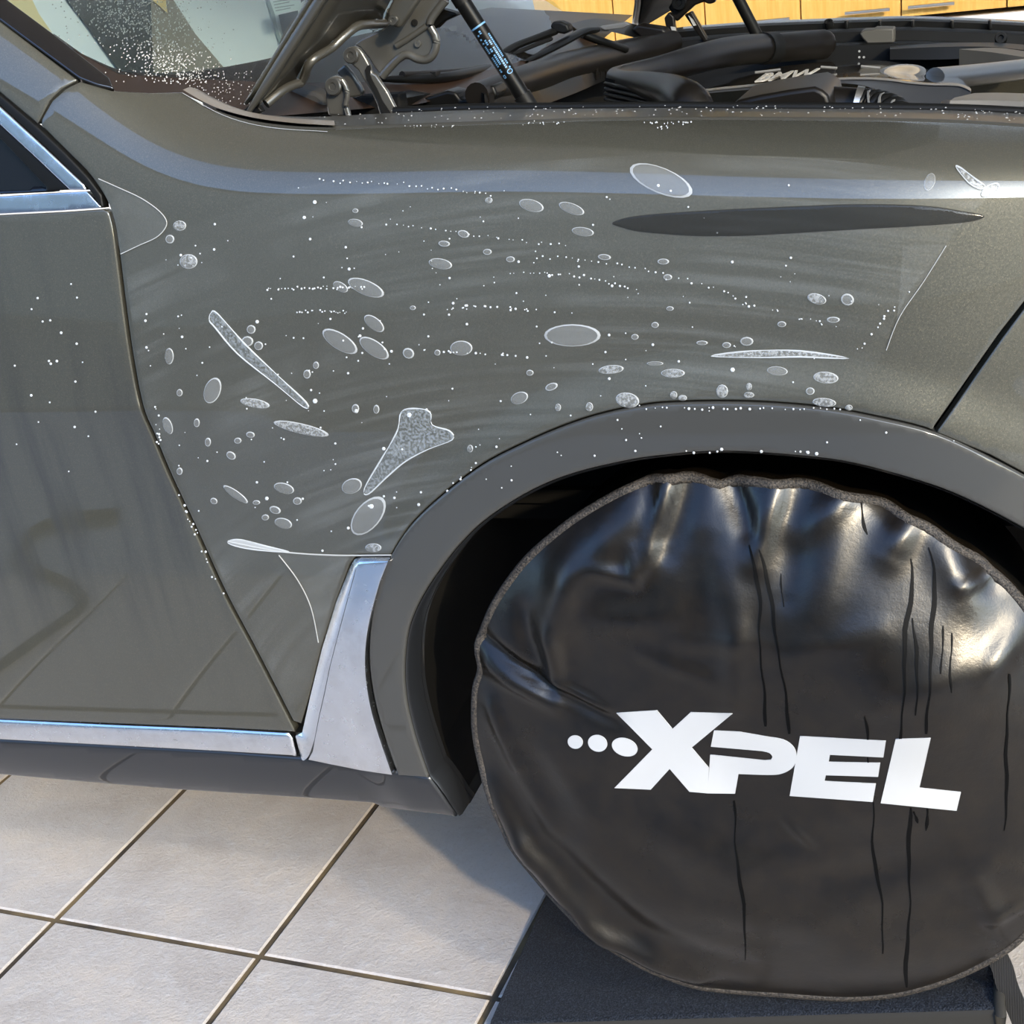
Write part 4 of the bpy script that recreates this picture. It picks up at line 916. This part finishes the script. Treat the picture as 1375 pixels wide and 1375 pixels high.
prism('scuttle_end', [(345, 148), (440, 132), (535, 126), (540, 158), (340, 160)], 1.875, 0.03, MATTE, car, bevel=0.003)
prism('cowl_clip', [(556, 136), (600, 122), (612, 124), (618, 134), (640, 132), (650, 118), (662, 114), (668, 128), (650, 150), (560, 152)], 2.0, 0.05, BLACK, car, bevel=0.004)
loft('cowl_panel', [[(520, 128, 1.9), (600, 110, 2.2), (690, 100, 2.45), (800, 74, 2.98)], [(520, 136, 1.85), (600, 122, 2.1), (690, 108, 2.35), (800, 80, 2.9)], [(520, 156, 1.85), (600, 150, 2.1), (690, 140, 2.35), (800, 100, 2.9)]], BLACK, car, sharp=40)
# wipers
w1 = tube('wiper_arm', pp((690, 91, 2.42), (720, 76, 2.5), (750, 60, 2.6), (782, 43, 2.72), (800, 40, 2.78)), [0.004, 0.008, 0.011, 0.012, 0.010], BLACK, car, seg=10, flat=0.6)
tube('wiper_blade', pp((665, 78, 2.42), (690, 63, 2.5), (715, 53, 2.56), (745, 42, 2.64)), [0.006, 0.008, 0.008, 0.009], RUBBER, w1, seg=8, flat=0.8)
tube('wiper_rubber', pp((668, 84, 2.42), (700, 68, 2.5), (740, 52, 2.62)), 0.004, MATTE, w1, seg=8)
prism('wiper_joint', [(738, 36), (742, 29), (752, 29), (762, 33), (765, 42), (757, 46), (746, 44)], 2.63, 0.03, RUBBER, w1, bevel=0.004)
w2 = tube('wiper_arm', pp((509, 106, 1.98), (560, 106, 2.05), (610, 102, 2.15), (662, 92, 2.35)), [0.004, 0.007, 0.008, 0.009], BLACK, car, seg=10)
tube('wiper_blade', pp((540, 101, 2.02), (580, 99, 2.1), (620, 96, 2.2), (660, 89, 2.35)), 0.006, DUCT, w2, seg=8)
prism('blade_clip', [(577, 97), (585, 96), (586, 103), (579, 104)], 2.08, 0.02, RUBBER, w2, bevel=0.001)
tube('wiper_linkage', pp((782, 46, 2.74), (815, 58, 2.78), (840, 66, 2.85)), 0.008, BLACK, car, seg=8)
loft('far_scuttle', [[(765, 32, 3.0), (800, 25, 3.1), (845, 31, 3.2), (890, 42, 3.2)], [(775, 40, 2.9), (810, 34, 3.0), (850, 38, 3.1), (885, 50, 3.1)], [(790, 46, 2.85), (815, 42, 2.95), (850, 50, 3.02), (880, 58, 3.05)]], BLACK, car, sharp=40)
prism('scuttle_clip', [(804, 36), (838, 30), (846, 33), (836, 38), (812, 41)], 2.95, 0.02, mat('grey_plastic', (0.12, 0.12, 0.115), 0.4), car, bevel=0.002)
prism('scuttle_bracket', [(848, 40), (856, 33), (890, 38), (898, 48), (866, 56)], 3.05, 0.05, DUCT, car, bevel=0.005)
# big soft duct bending round the engine
tube('intake_duct', pp((930, 160, 1.80), (926, 142, 1.80), (905, 126, 1.88), (870, 115, 1.98), (836, 108, 2.08), (826, 103, 2.2), (846, 100, 2.32), (885, 93, 2.45), (930, 81, 2.58), (966, 72, 2.7), (1000, 67, 2.82), (1027, 65, 2.92)), [0.028, 0.028, 0.024, 0.019, 0.014, 0.014, 0.018, 0.022, 0.025, 0.0265, 0.0275, 0.028], DUCT, car, seg=20, n=10)
loft('duct_skirt', [[(812, 104, 2.1), (850, 114, 2.0), (900, 126, 1.9), (925, 145, 1.82)], [(813, 118, 2.1), (850, 126, 2.01), (895, 136, 1.92), (915, 150, 1.84)], [(814, 150, 2.1), (850, 154, 2.01), (895, 158, 1.92), (915, 158, 1.84)]], RUBBER, car, sharp=40)
for dy in (8, 15, 22, 29):
    tube('duct_rib', pp((813, 104+dy, 2.09), (835, 109+dy, 2.03), (870, 117+dy, 1.95), (886, 122+dy, 1.92)), 0.003, RUBBER, car, seg=8)
tube('duct_collar', pp((1024, 65, 2.905), (1030, 65, 2.92), (1040, 64.5, 2.94)), 0.0305, RUBBER, car, seg=20)
tube('duct_outlet', pp((1036, 65, 2.93), (1060, 63, 2.97), (1090, 60.5, 3.03), (1108, 60, 3.06), (1117, 62, 3.07)), [0.028, 0.028, 0.0285, 0.028, 0.015], DUCT, car, seg=20)
disc('duct_cap', P(1113, 35, 3.16), (0, -0.6, 1), 0.010, 0.012, RUBBER, car)
# engine cover
ef = [(926, 119, 2.55), (964, 102, 2.7), (1000, 97, 2.75), (1058, 88, 2.8), (1124, 82, 2.82), (1160, 81, 2.8), (1195, 82.5, 2.75), (1230, 90, 2.65), (1269, 98, 2.55), (1290, 106, 2.4), (1299, 114, 2.28)]
em = [(926, 121, 2.4), (964, 108, 2.5), (1000, 103, 2.52), (1058, 95, 2.55), (1124, 89, 2.56), (1160, 88, 2.55), (1195, 90, 2.52), (1230, 96, 2.45), (1262, 103, 2.4), (1290, 109, 2.28), (1300, 115.5, 2.2)]
e2 = [(926, 122, 2.25), (964, 113.5, 2.3), (1000, 110, 2.31), (1058, 103, 2.32), (1124, 97.5, 2.33), (1160, 97, 2.32), (1195, 99, 2.3), (1225, 104, 2.25), (1255, 108, 2.22), (1288, 111.5, 2.16), (1302, 117, 2.12)]
en = [(926, 124, 2.12), (964, 119, 2.14), (1000, 115.5, 2.15), (1058, 110, 2.15), (1120, 106, 2.15), (1160, 105, 2.15), (1195, 107, 2.14), (1225, 111, 2.12), (1255, 113, 2.1), (1288, 114, 2.08), (1304, 121, 2.06)]
eb = [(926, 128, 2.10), (964, 124, 2.12), (1000, 121, 2.13), (1058, 116, 2.13), (1120, 112, 2.13), (1160, 115, 2.11), (1195, 128, 2.08), (1210, 138, 2.06), (1228, 150, 2.04), (1270, 150, 2.03), (1303, 128, 2.04)]
ecov = loft('engine_cover', [ef, em, e2, en], [GLOSSB], car, n=50, m=4)
loft('cover_face', [en, [(a, b+2.5, c-0.012) for a, b, c in en], eb], mat('satin_grey_plastic', (0.05, 0.052, 0.055), 0.35), ecov, n=50, sharp=30)
loft('cover_edge', [[(a, b-1.6, c+0.03) for a, b, c in en], [(a, b-0.6, c-0.002) for a, b, c in en], [(a, b+1.6, c-0.014) for a, b, c in en]], mat('silver_brown_trim', (0.15, 0.135, 0.11), 0.35), ecov, n=50)
loft('cover_end', [[(1230, 91, 2.65), (1262, 98, 2.56), (1288, 106, 2.4), (1298, 114, 2.25)], [(1222, 98, 2.45), (1250, 105, 2.35), (1278, 109.5, 2.25), (1297, 115, 2.15)], [(1215, 106, 2.2), (1240, 111, 2.16), (1268, 112, 2.13), (1296, 115.5, 2.09)]], mat('satin_brown_plastic', (0.075, 0.066, 0.055), 0.4), ecov, n=24, label='satin front end of the engine cover')
for seg_ in ([(1014, 97.5), (1048, 93.5)], [(1102, 90), (1124, 91.5)], [(1156, 89), (1182, 91.5)], [(1090, 104), (1118, 101.5)], [(1148, 102), (1172, 101.5)], [(1006, 109), (1062, 104.5)]):
    q = [P(a, b, 2.38) for a, b in seg_]; tube('highlight_line', [q[0], q[1]], 0.0022, mat('light_line', (0.20, 0.19, 0.17), 0.3), ecov, seg=6, smoothpath=False)  # gloss highlights on the cover drawn as pale lines
disc('round_badge', P(1211, 99.5, 2.36), (0.05, -0.22, 1), 0.036, 0.005, NICK, ecov, seg=32)
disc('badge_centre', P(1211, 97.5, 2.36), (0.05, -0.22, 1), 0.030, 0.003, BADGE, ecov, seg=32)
def text_mesh(name, body, origin, xdir, ydir, size, m_, parent, ext=0.001, sx=1.0):
    cu = bpy.data.curves.new(name, 'FONT'); cu.body = body; cu.size = size; cu.extrude = ext; cu.offset = 0.004*size*4
    tmp = bpy.data.objects.new(name, cu); COL.objects.link(tmp); dg = bpy.context.evaluated_depsgraph_get(); me = bpy.data.meshes.new_from_object(tmp.evaluated_get(dg))
    vs = np.array([v.co[:] for v in me.vertices]); x = np.array(xdir); x /= np.linalg.norm(x); y = np.array(ydir); y -= x*(x@y); y /= np.linalg.norm(y); n_ = np.cross(x, y)
    W_ = np.array(origin)+sx*vs[:, :1]*x+vs[:, 1:2]*y+vs[:, 2:3]*n_; fs = [tuple(p.vertices) for p in me.polygons]
    bpy.data.objects.remove(tmp); bpy.data.curves.remove(cu); bpy.data.meshes.remove(me)
    return mesh(name, W_, fs, m_, parent, smooth=False)
o1 = P(1012, 115.6, 2.13); o2 = P(1090, 108.2, 2.13); o3 = P(1058, 103, 2.32)-P(1058, 110, 2.15)
text_mesh('engine_lettering', 'BMW', o1+np.array([0, 0, 0.006]), o2-o1, o3/np.linalg.norm(o3)+np.array([0, 0, 0.05]), 0.15, mat('silver_letters', (0.42, 0.39, 0.33), 0.35), ecov, sx=np.linalg.norm(o2-o1)/0.36)
# filter box, clamp and corrugated hose in front of the engine
prism('filter_box', [(985, 136), (1020, 128), (1060, 121), (1094, 116.5), (1104, 121), (1112, 128), (1116, 143), (1116, 156), (985, 156)], 1.92, 0.16, DUCT, car, bevel=0.006)
tube('air_pipe', pp((1098, 142, 2.0), (1148, 146, 2.0)), 0.027, DUCT, car, seg=18, smoothpath=False)
tube('hose_clamp', pp((1146, 144.5, 1.98), (1155, 146, 1.98)), 0.029, ALU, car, seg=20, smoothpath=False, label='bright metal hose clamp')
hs = cr(pp((1155, 146, 1.98), (1175, 148, 1.97), (1195, 155, 1.95), (1208, 168, 1.93)), 8)
tube('corrugated_hose', hs, [0.027 if k % 3 else 0.0235 for k in range(len(hs))], BLACK, car, seg=18, smoothpath=False)
for k in (8, 14, 20): tube('hose_ring', [np.array(hs[k])-0.001, np.array(hs[k])+(np.array(hs[k+1])-np.array(hs[k]))*0.6], 0.0285, mat('grey_ring', (0.16, 0.16, 0.15), 0.4), car, seg=18, smoothpath=False)
# strut brace and boxes at the right
tube('strut_brace', pp((1255, 106, 2.42), (1320, 99.5, 2.58), (1400, 90, 2.78)), 0.0175, ALU, car, seg=18)
loft('reservoir_lid', [[(1308, 125, 1.98), (1345, 124.5, 1.98), (1420, 127, 1.96)], [(1282, 131, 1.87), (1330, 131, 1.87), (1420, 134, 1.86)], [(1276, 135, 1.84), (1330, 135, 1.84), (1420, 138, 1.83)], [(1273, 147, 1.835), (1330, 150, 1.835), (1420, 158, 1.825)]], mat('dusty_brown_plastic', (0.13, 0.118, 0.095), 0.5), car, n=20, sharp=30)
prism('reservoir_lip', [(1261, 143.5), (1268, 141), (1276, 142), (1276, 148), (1262, 148)], 1.85, 0.05, DUCT, car, bevel=0.003)
loft('fuse_box', [[(1322, 64, 2.95), (1350, 65, 2.95), (1410, 74, 2.9)], [(1288, 66, 2.86), (1330, 70, 2.83), (1371, 76, 2.8), (1410, 82, 2.78)], [(1288, 72, 2.86), (1330, 77, 2.83), (1369, 83, 2.8), (1410, 90, 2.78)], [(1288, 100, 2.86), (1330, 100, 2.83), (1369, 100, 2.8), (1410, 105, 2.78)]], mat('grey_box_plastic', (0.085, 0.078, 0.065), 0.5), car, n=20, sharp=30)
for xx, yy in ((1154, 69), (1154, 77), (1160, 77)): disc('bright_fitting', P(xx, yy, 2.95), (0, -1, 0.2), 0.0022, 0.004, SEAM, car, seg=10)

# ------------------------------------------------------------------ raised hood, hinges, gas struts
h0 = P(336, 151, 1.615); h1 = P(432, 0, 1.615); U = h1-h0; U[1] = 0; U /= np.linalg.norm(U)
tipf = P(856, 33, 3.27); VV = tipf-h0; VV -= U*(VV@U); VV /= np.linalg.norm(VV)
HN = np.cross(U, VV); HN *= np.sign(HN[0])          # underside normal (towards the front of the car)
def hplane(px, py, off=0.0):
    d = ray(px, py); C0 = np.array([0, 0, CAM_H]); h = h0+HN*off; t = ((h-C0)@HN)/(d@HN); return t[..., None]*d+C0
edge_px = [(340, 150), (352, 140), (374, 122), (390, 114), (399, 111), (404, 101), (413, 82), (440, 65), (455, 51), (474, 36), (490, 33), (513, 31), (520, 16), (528, 0), (545, -25), (580, -60)]
ep = hplane(np.array([q[0] for q in edge_px], float), np.array([q[1] for q in edge_px], float))

def huv(p): return np.stack([(p-h0)@VV, (p-h0)@U], -1)
near_in = huv(ep); tw = (tipf-h0)@VV
c_v = 0.5*tw
# lower edge of the hood: near corner as surveyed, then arching up over the middle, mirrored to the far corner
v1, u1 = near_in[-1]
arch_ = cr([(v1, u1), (v1+0.16, u1+0.09), (c_v, u1+0.16), (tw-v1-0.16, u1+0.09), (tw-v1*0.82, u1*0.9)], 8)
far_px = [(905, -12), (912, 2), (898, 12), (868, 30), (856, 33)]
far_in = huv(hplane(np.array([q[0] for q in far_px], float), np.array([q[1] for q in far_px], float)))
far_out = huv(hplane(np.array([860.0, 861.0]), np.array([6.0, -30.0])))
lower = [tuple(q) for q in near_in] + [tuple(q) for q in arch_[1:]] + [tuple(q) for q in far_in]
fo_u = far_out[-1]
outl = lower + [tuple(far_out[0]), tuple(far_out[1]), (tw+0.02, 0.5), (tw-0.02, 1.15), (c_v, 1.28), (0.06, 1.15), (0.0, 0.5), (0.0, 0.2)]
hood = empty('hood_placeholder'); bpy.data.objects.remove(hood)
def hsheet(name, pts, m_, parent, off=0.0, thick=0.004, step=0.03, grid=0.05, label=None, inset=0.0):
    O = densify(pts, step); n = len(O)
    if inset: O = inset_poly(O, inset)
    x0, y0 = O.min(0); x1, y1 = O.max(0); gx, gy = np.meshgrid(np.arange(x0, x1, grid), np.arange(y0, y1, grid)); q = np.stack([gx.ravel(), gy.ravel()], 1)
    q = q[inside(O, q)]
    if len(q): q = q[dist_poly(O, q) > grid*0.4]
    r = delaunay_2d_cdt([Vector(a) for a in np.concatenate([O, q])], [(i, (i+1) % n) for i in range(n)], [list(range(n))], 1, 1e-6)
    V2 = np.array([tuple(a) for a in r[0]]); Wp = h0+V2[:, :1]*VV+V2[:, 1:2]*U+HN*off
    o = mesh(name, Wp, [list(f) for f in r[2]], m_, parent, label=label)
    f0 = o.data.polygons[0]
    if np.array(f0.normal)@HN < 0: o.data.flip_normals()
    md = o.modifiers.new('solid', 'SOLIDIFY'); md.thickness = thick; md.offset = -1
    flat_by_angle(o, 40); return o
hood = hsheet('hood', outl, PAINT, car, off=-0.012, thick=0.004)
hsheet('hood_lining', outl, HOODP, hood, off=0.0, thick=0.010, inset=0.008, label='painted underside of the hood')
pad = [q for q in lower if 0.42 < q[0]] + [tuple(far_out[0]), tuple(far_out[1]), (tw+0.01, 0.5), (tw-0.03, 1.0), (c_v, 1.1), (0.45, 0.95), (0.40, 0.5)]
hsheet('hood_dark_sheet', pad, MATTE, hood, off=0.006, thick=0.004, label='added black sheet darkening the underside of the hood')  # black sheet added to darken the sunlit far part of the lining
def uvp(v, u, off=0.0): return h0+v*VV+u*U+HN*off
tube('hood_rim', [uvp(0.0, -0.002, -0.002), uvp(0.001, 0.06, -0.002), uvp(0.001, 0.2, -0.002), uvp(0.001, 0.5, -0.002), uvp(0.06, 1.15, -0.002)], [0.003, 0.006, 0.007, 0.007, 0.007], HOODP, hood, seg=10)
rim2 = [uvp(q[0], q[1]+0.004, 0.004) for q in near_in[1:13]]
tube('flange_fold', rim2, 0.006, HOODP, hood, seg=8, n=4)
# near hinge (surveyed from a close-up: u, v -> pixel)
def h3(pts): return [(420+u*0.14545, v*0.14545) for u, v in pts]
YH = 1.76
HG = mat('hinge_grey_paint', (0.085, 0.082, 0.073), rough=0.3, metal=0.3, coat=0.8, coatr=0.08)
hinge_arm = prism('hinge_arm', h3([(380, 420)] + cr([(440, 365), (600, 290), (720, 220), (900, 90), (980, -30)], 3) + [(1240, -30)] + cr([(1240, 0), (1150, 110), (1085, 200), (1100, 270), (1140, 330), (1148, 420), (1110, 515), (1040, 560), (960, 548), (880, 512), (810, 535), (720, 620), (640, 712)], 4) + [(560, 610), (520, 540), (440, 440)]), YH+0.035, 0.012, HG, car, bevel=0.005)
tube('arm_flange', [P(*q, YH+0.035) for q in h3([(640, 705), (720, 612), (810, 528), (880, 506), (960, 542), (1040, 552), (1105, 510), (1140, 420), (1132, 330), (1080, 220), (1140, 110), (1230, 0)])], 0.0055, HG, hinge_arm, seg=8, n=4)
tube('arm_crease', [P(*q, YH+0.033) for q in h3([(770, 425), (860, 370), (980, 290), (1050, 240)])], 0.004, HG, hinge_arm, seg=8, n=4)
disc('rivet', P(*h3([(972, 405)])[0], YH+0.034), (0, -1, 0.1), 0.0045, 0.003, HG, hinge_arm)
disc('arm_hole', P(*h3([(940, 210)])[0], YH+0.034), (0, -1, 0.1), 0.0045, 0.001, MATTE, hinge_arm)
link = prism('hinge_link', h3(cr([(295, 520), (310, 460), (370, 428), (430, 452), (475, 520), (520, 600)], 3)+[(545, 675), (580, 690), (690, 850), (745, 960), (785, 1030), (770, 1070), (620, 1070), (590, 960), (540, 860), (470, 740), (420, 650), (350, 590)]), YH-0.012, 0.008, HG, car, bevel=0.003)
prism('link_slot', h3([(480, 650), (500, 610), (520, 600), (528, 640), (525, 690), (545, 740), (590, 820), (640, 930), (720, 1050), (640, 1050), (600, 930), (560, 850), (500, 740)]), YH-0.014, 0.004, MATTE, link, bevel=0)
disc('hinge_bolt', P(*h3([(362, 512)])[0], YH-0.012), (0, -1, 0.15), 0.0105, 0.006, STEEL, link, seg=28)
br = prism('hinge_bracket', h3(cr([(120, 800), (140, 730), (190, 705), (250, 722), (300, 790), (318, 870)], 3)+[(305, 960), (335, 1075), (140, 1075), (110, 920)]), YH-0.03, 0.012, HG, car, bevel=0.004)
tube('bracket_lip', [P(*q, YH-0.034) for q in h3([(270, 740), (312, 820), (318, 900), (305, 970), (335, 1070)])], 0.0035, HG, br, seg=8, n=4)
disc('hinge_bolt', P(*h3([(198, 800)])[0], YH-0.032), (0, -1, 0.15), 0.0115, 0.006, STEEL, br, seg=28)
prism('hinge_back_link', h3([(215, 665), (290, 590), (370, 680), (440, 790), (468, 850), (440, 890), (330, 905), (300, 770)]), YH+0.012, 0.008, HG, car, bevel=0.003)
ub_ = prism('hood_bracket', h3([(680, 110), (745, -30), (1000, -30), (905, 110), (820, 240), (790, 262), (740, 250), (705, 215)]), YH-0.005, 0.014, HOODP, car, bevel=0.004)
disc('hinge_bolt', P(*h3([(750, 190)])[0], YH-0.007), (0, -1, 0.15), 0.0065, 0.005, STEEL, ub_, seg=24)
prism('catch_horn', h3([(1062, 245), (1100, 180), (1170, 80), (1230, 95), (1310, 118), (1332, 142), (1280, 165), (1200, 200), (1125, 272)]), YH+0.05, 0.02, BLACK, car, bevel=0.004)
prism('hinge_mount', [(345, 128), (362, 118), (392, 116), (425, 124), (436, 132), (436, 158), (345, 158)], 1.80, 0.04, mat('dusty_black', (0.03, 0.028, 0.024), 0.8), car, bevel=0.006)
prism('hood_foot', [(322, 152), (332, 143), (345, 141), (352, 150), (340, 156)], 1.63, 0.012, RUBBER, car, bevel=0.002)
# near gas strut
gs = tube('gas_strut', [P(612, -12, 1.80), P(717, 153, 1.82)], 0.0105, BLACK, car, seg=20, smoothpath=False)
S0, S1 = P(612, -12, 1.80), P(717, 153, 1.82); ax = (S1-S0)/np.linalg.norm(S1-S0); SL = np.linalg.norm(S1-S0)
vw = np.array([0, 0, CAM_H])-S0; vw -= ax*(vw@ax); vw /= np.linalg.norm(vw); sd = np.cross(ax, vw)
if sd[0] < 0: sd = -sd
def on_strut(t, ang, r=0.0108): return S0+ax*(SL*t)+r*(math.cos(ang)*vw+math.sin(ang)*sd)
tube('strut_band', [S0+ax*SL*0.275, S0+ax*SL*0.287], 0.0109, BLUEINK, gs, seg=20, smoothpath=False)
tube('strut_cap', [S0+ax*SL*0.0, S0+ax*SL*0.10], 0.0116, RUBBER, gs, seg=20, smoothpath=False)
tube('strut_socket', [S0+ax*SL*0.84, S0+ax*SL*1.0], 0.0122, RUBBER, gs, seg=20, smoothpath=False)
V, Fc = [], []
def mark(t0, t1, a0, a1):
    b0 = len(V); V.extend([on_strut(t0, a0), on_strut(t1, a0), on_strut(t1, a1), on_strut(t0, a1)]); Fc.append((b0, b0+1, b0+2, b0+3))
for r_, (ta, tb) in enumerate(((0.33, 0.62), (0.31, 0.60), (0.40, 0.63), (0.36, 0.64))):
    a0 = -0.75+r_*0.42; t = ta
    while t < tb:
        dt = rng.uniform(0.006, 0.013)
        if rng.random() < 0.82: mark(t, t+dt, a0, a0+0.24)
        t += dt+0.005
mark(0.655, 0.66, -0.75, -0.45); mark(0.675, 0.68, -0.75, -0.45); mark(0.655, 0.68, -0.75, -0.68); mark(0.655, 0.68, -0.52, -0.45)
for k in range(14):
    w0, w1 = k*2*math.pi/14, (k+1)*2*math.pi/14
    if True:
        b0 = len(V); V.extend([on_strut(0.655+0.017*math.cos(w0), 0.35+0.40*math.sin(w0)), on_strut(0.655+0.017*math.cos(w1), 0.35+0.40*math.sin(w1)), on_strut(0.655+0.012*math.cos(w1), 0.35+0.28*math.sin(w1)), on_strut(0.655+0.012*math.cos(w0), 0.35+0.28*math.sin(w0))]); Fc.append((b0, b0+1, b0+2, b0+3))
pt = mesh('printed_marks', V, Fc, BLUEINK, gs, smooth=False, label='pale blue print on the gas strut'); pt['kind'] = 'stuff'
# far hinge and strut
def h5(pts): return [(800+u*0.17455, v*0.17455) for u, v in pts]
fh = prism('far_hinge_arm', h5([(555, 60), (590, 10), (640, -40), (930, -40), (915, 20), (870, 35), (830, 14), (760, 42), (700, 95), (620, 170), (588, 110)]), 3.16, 0.02, DUCT, car, bevel=0.004)
disc('hinge_bolt', P(*h5([(645, 22)])[0], 3.155), (0, -1, 0.1), 0.016, 0.01, BLACK, fh)
prism('far_hinge_link', h5([(525, 140), (560, 92), (600, 130), (606, 200), (632, 310), (625, 345), (600, 335), (545, 250)]), 3.14, 0.02, DUCT, car, bevel=0.003)
prism('far_hinge_brace', h5([(680, 115), (735, 85), (790, 180), (862, 310), (832, 328), (765, 240)]), 3.17, 0.02, DUCT, car, bevel=0.003)
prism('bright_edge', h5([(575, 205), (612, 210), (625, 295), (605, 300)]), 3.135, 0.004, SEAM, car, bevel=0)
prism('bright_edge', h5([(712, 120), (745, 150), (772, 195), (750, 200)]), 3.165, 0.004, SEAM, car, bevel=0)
tube('far_gas_strut', [P(986, -12, 3.12), P(1018, 50, 3.14)], 0.012, RUBBER, car, seg=14, smoothpath=False)
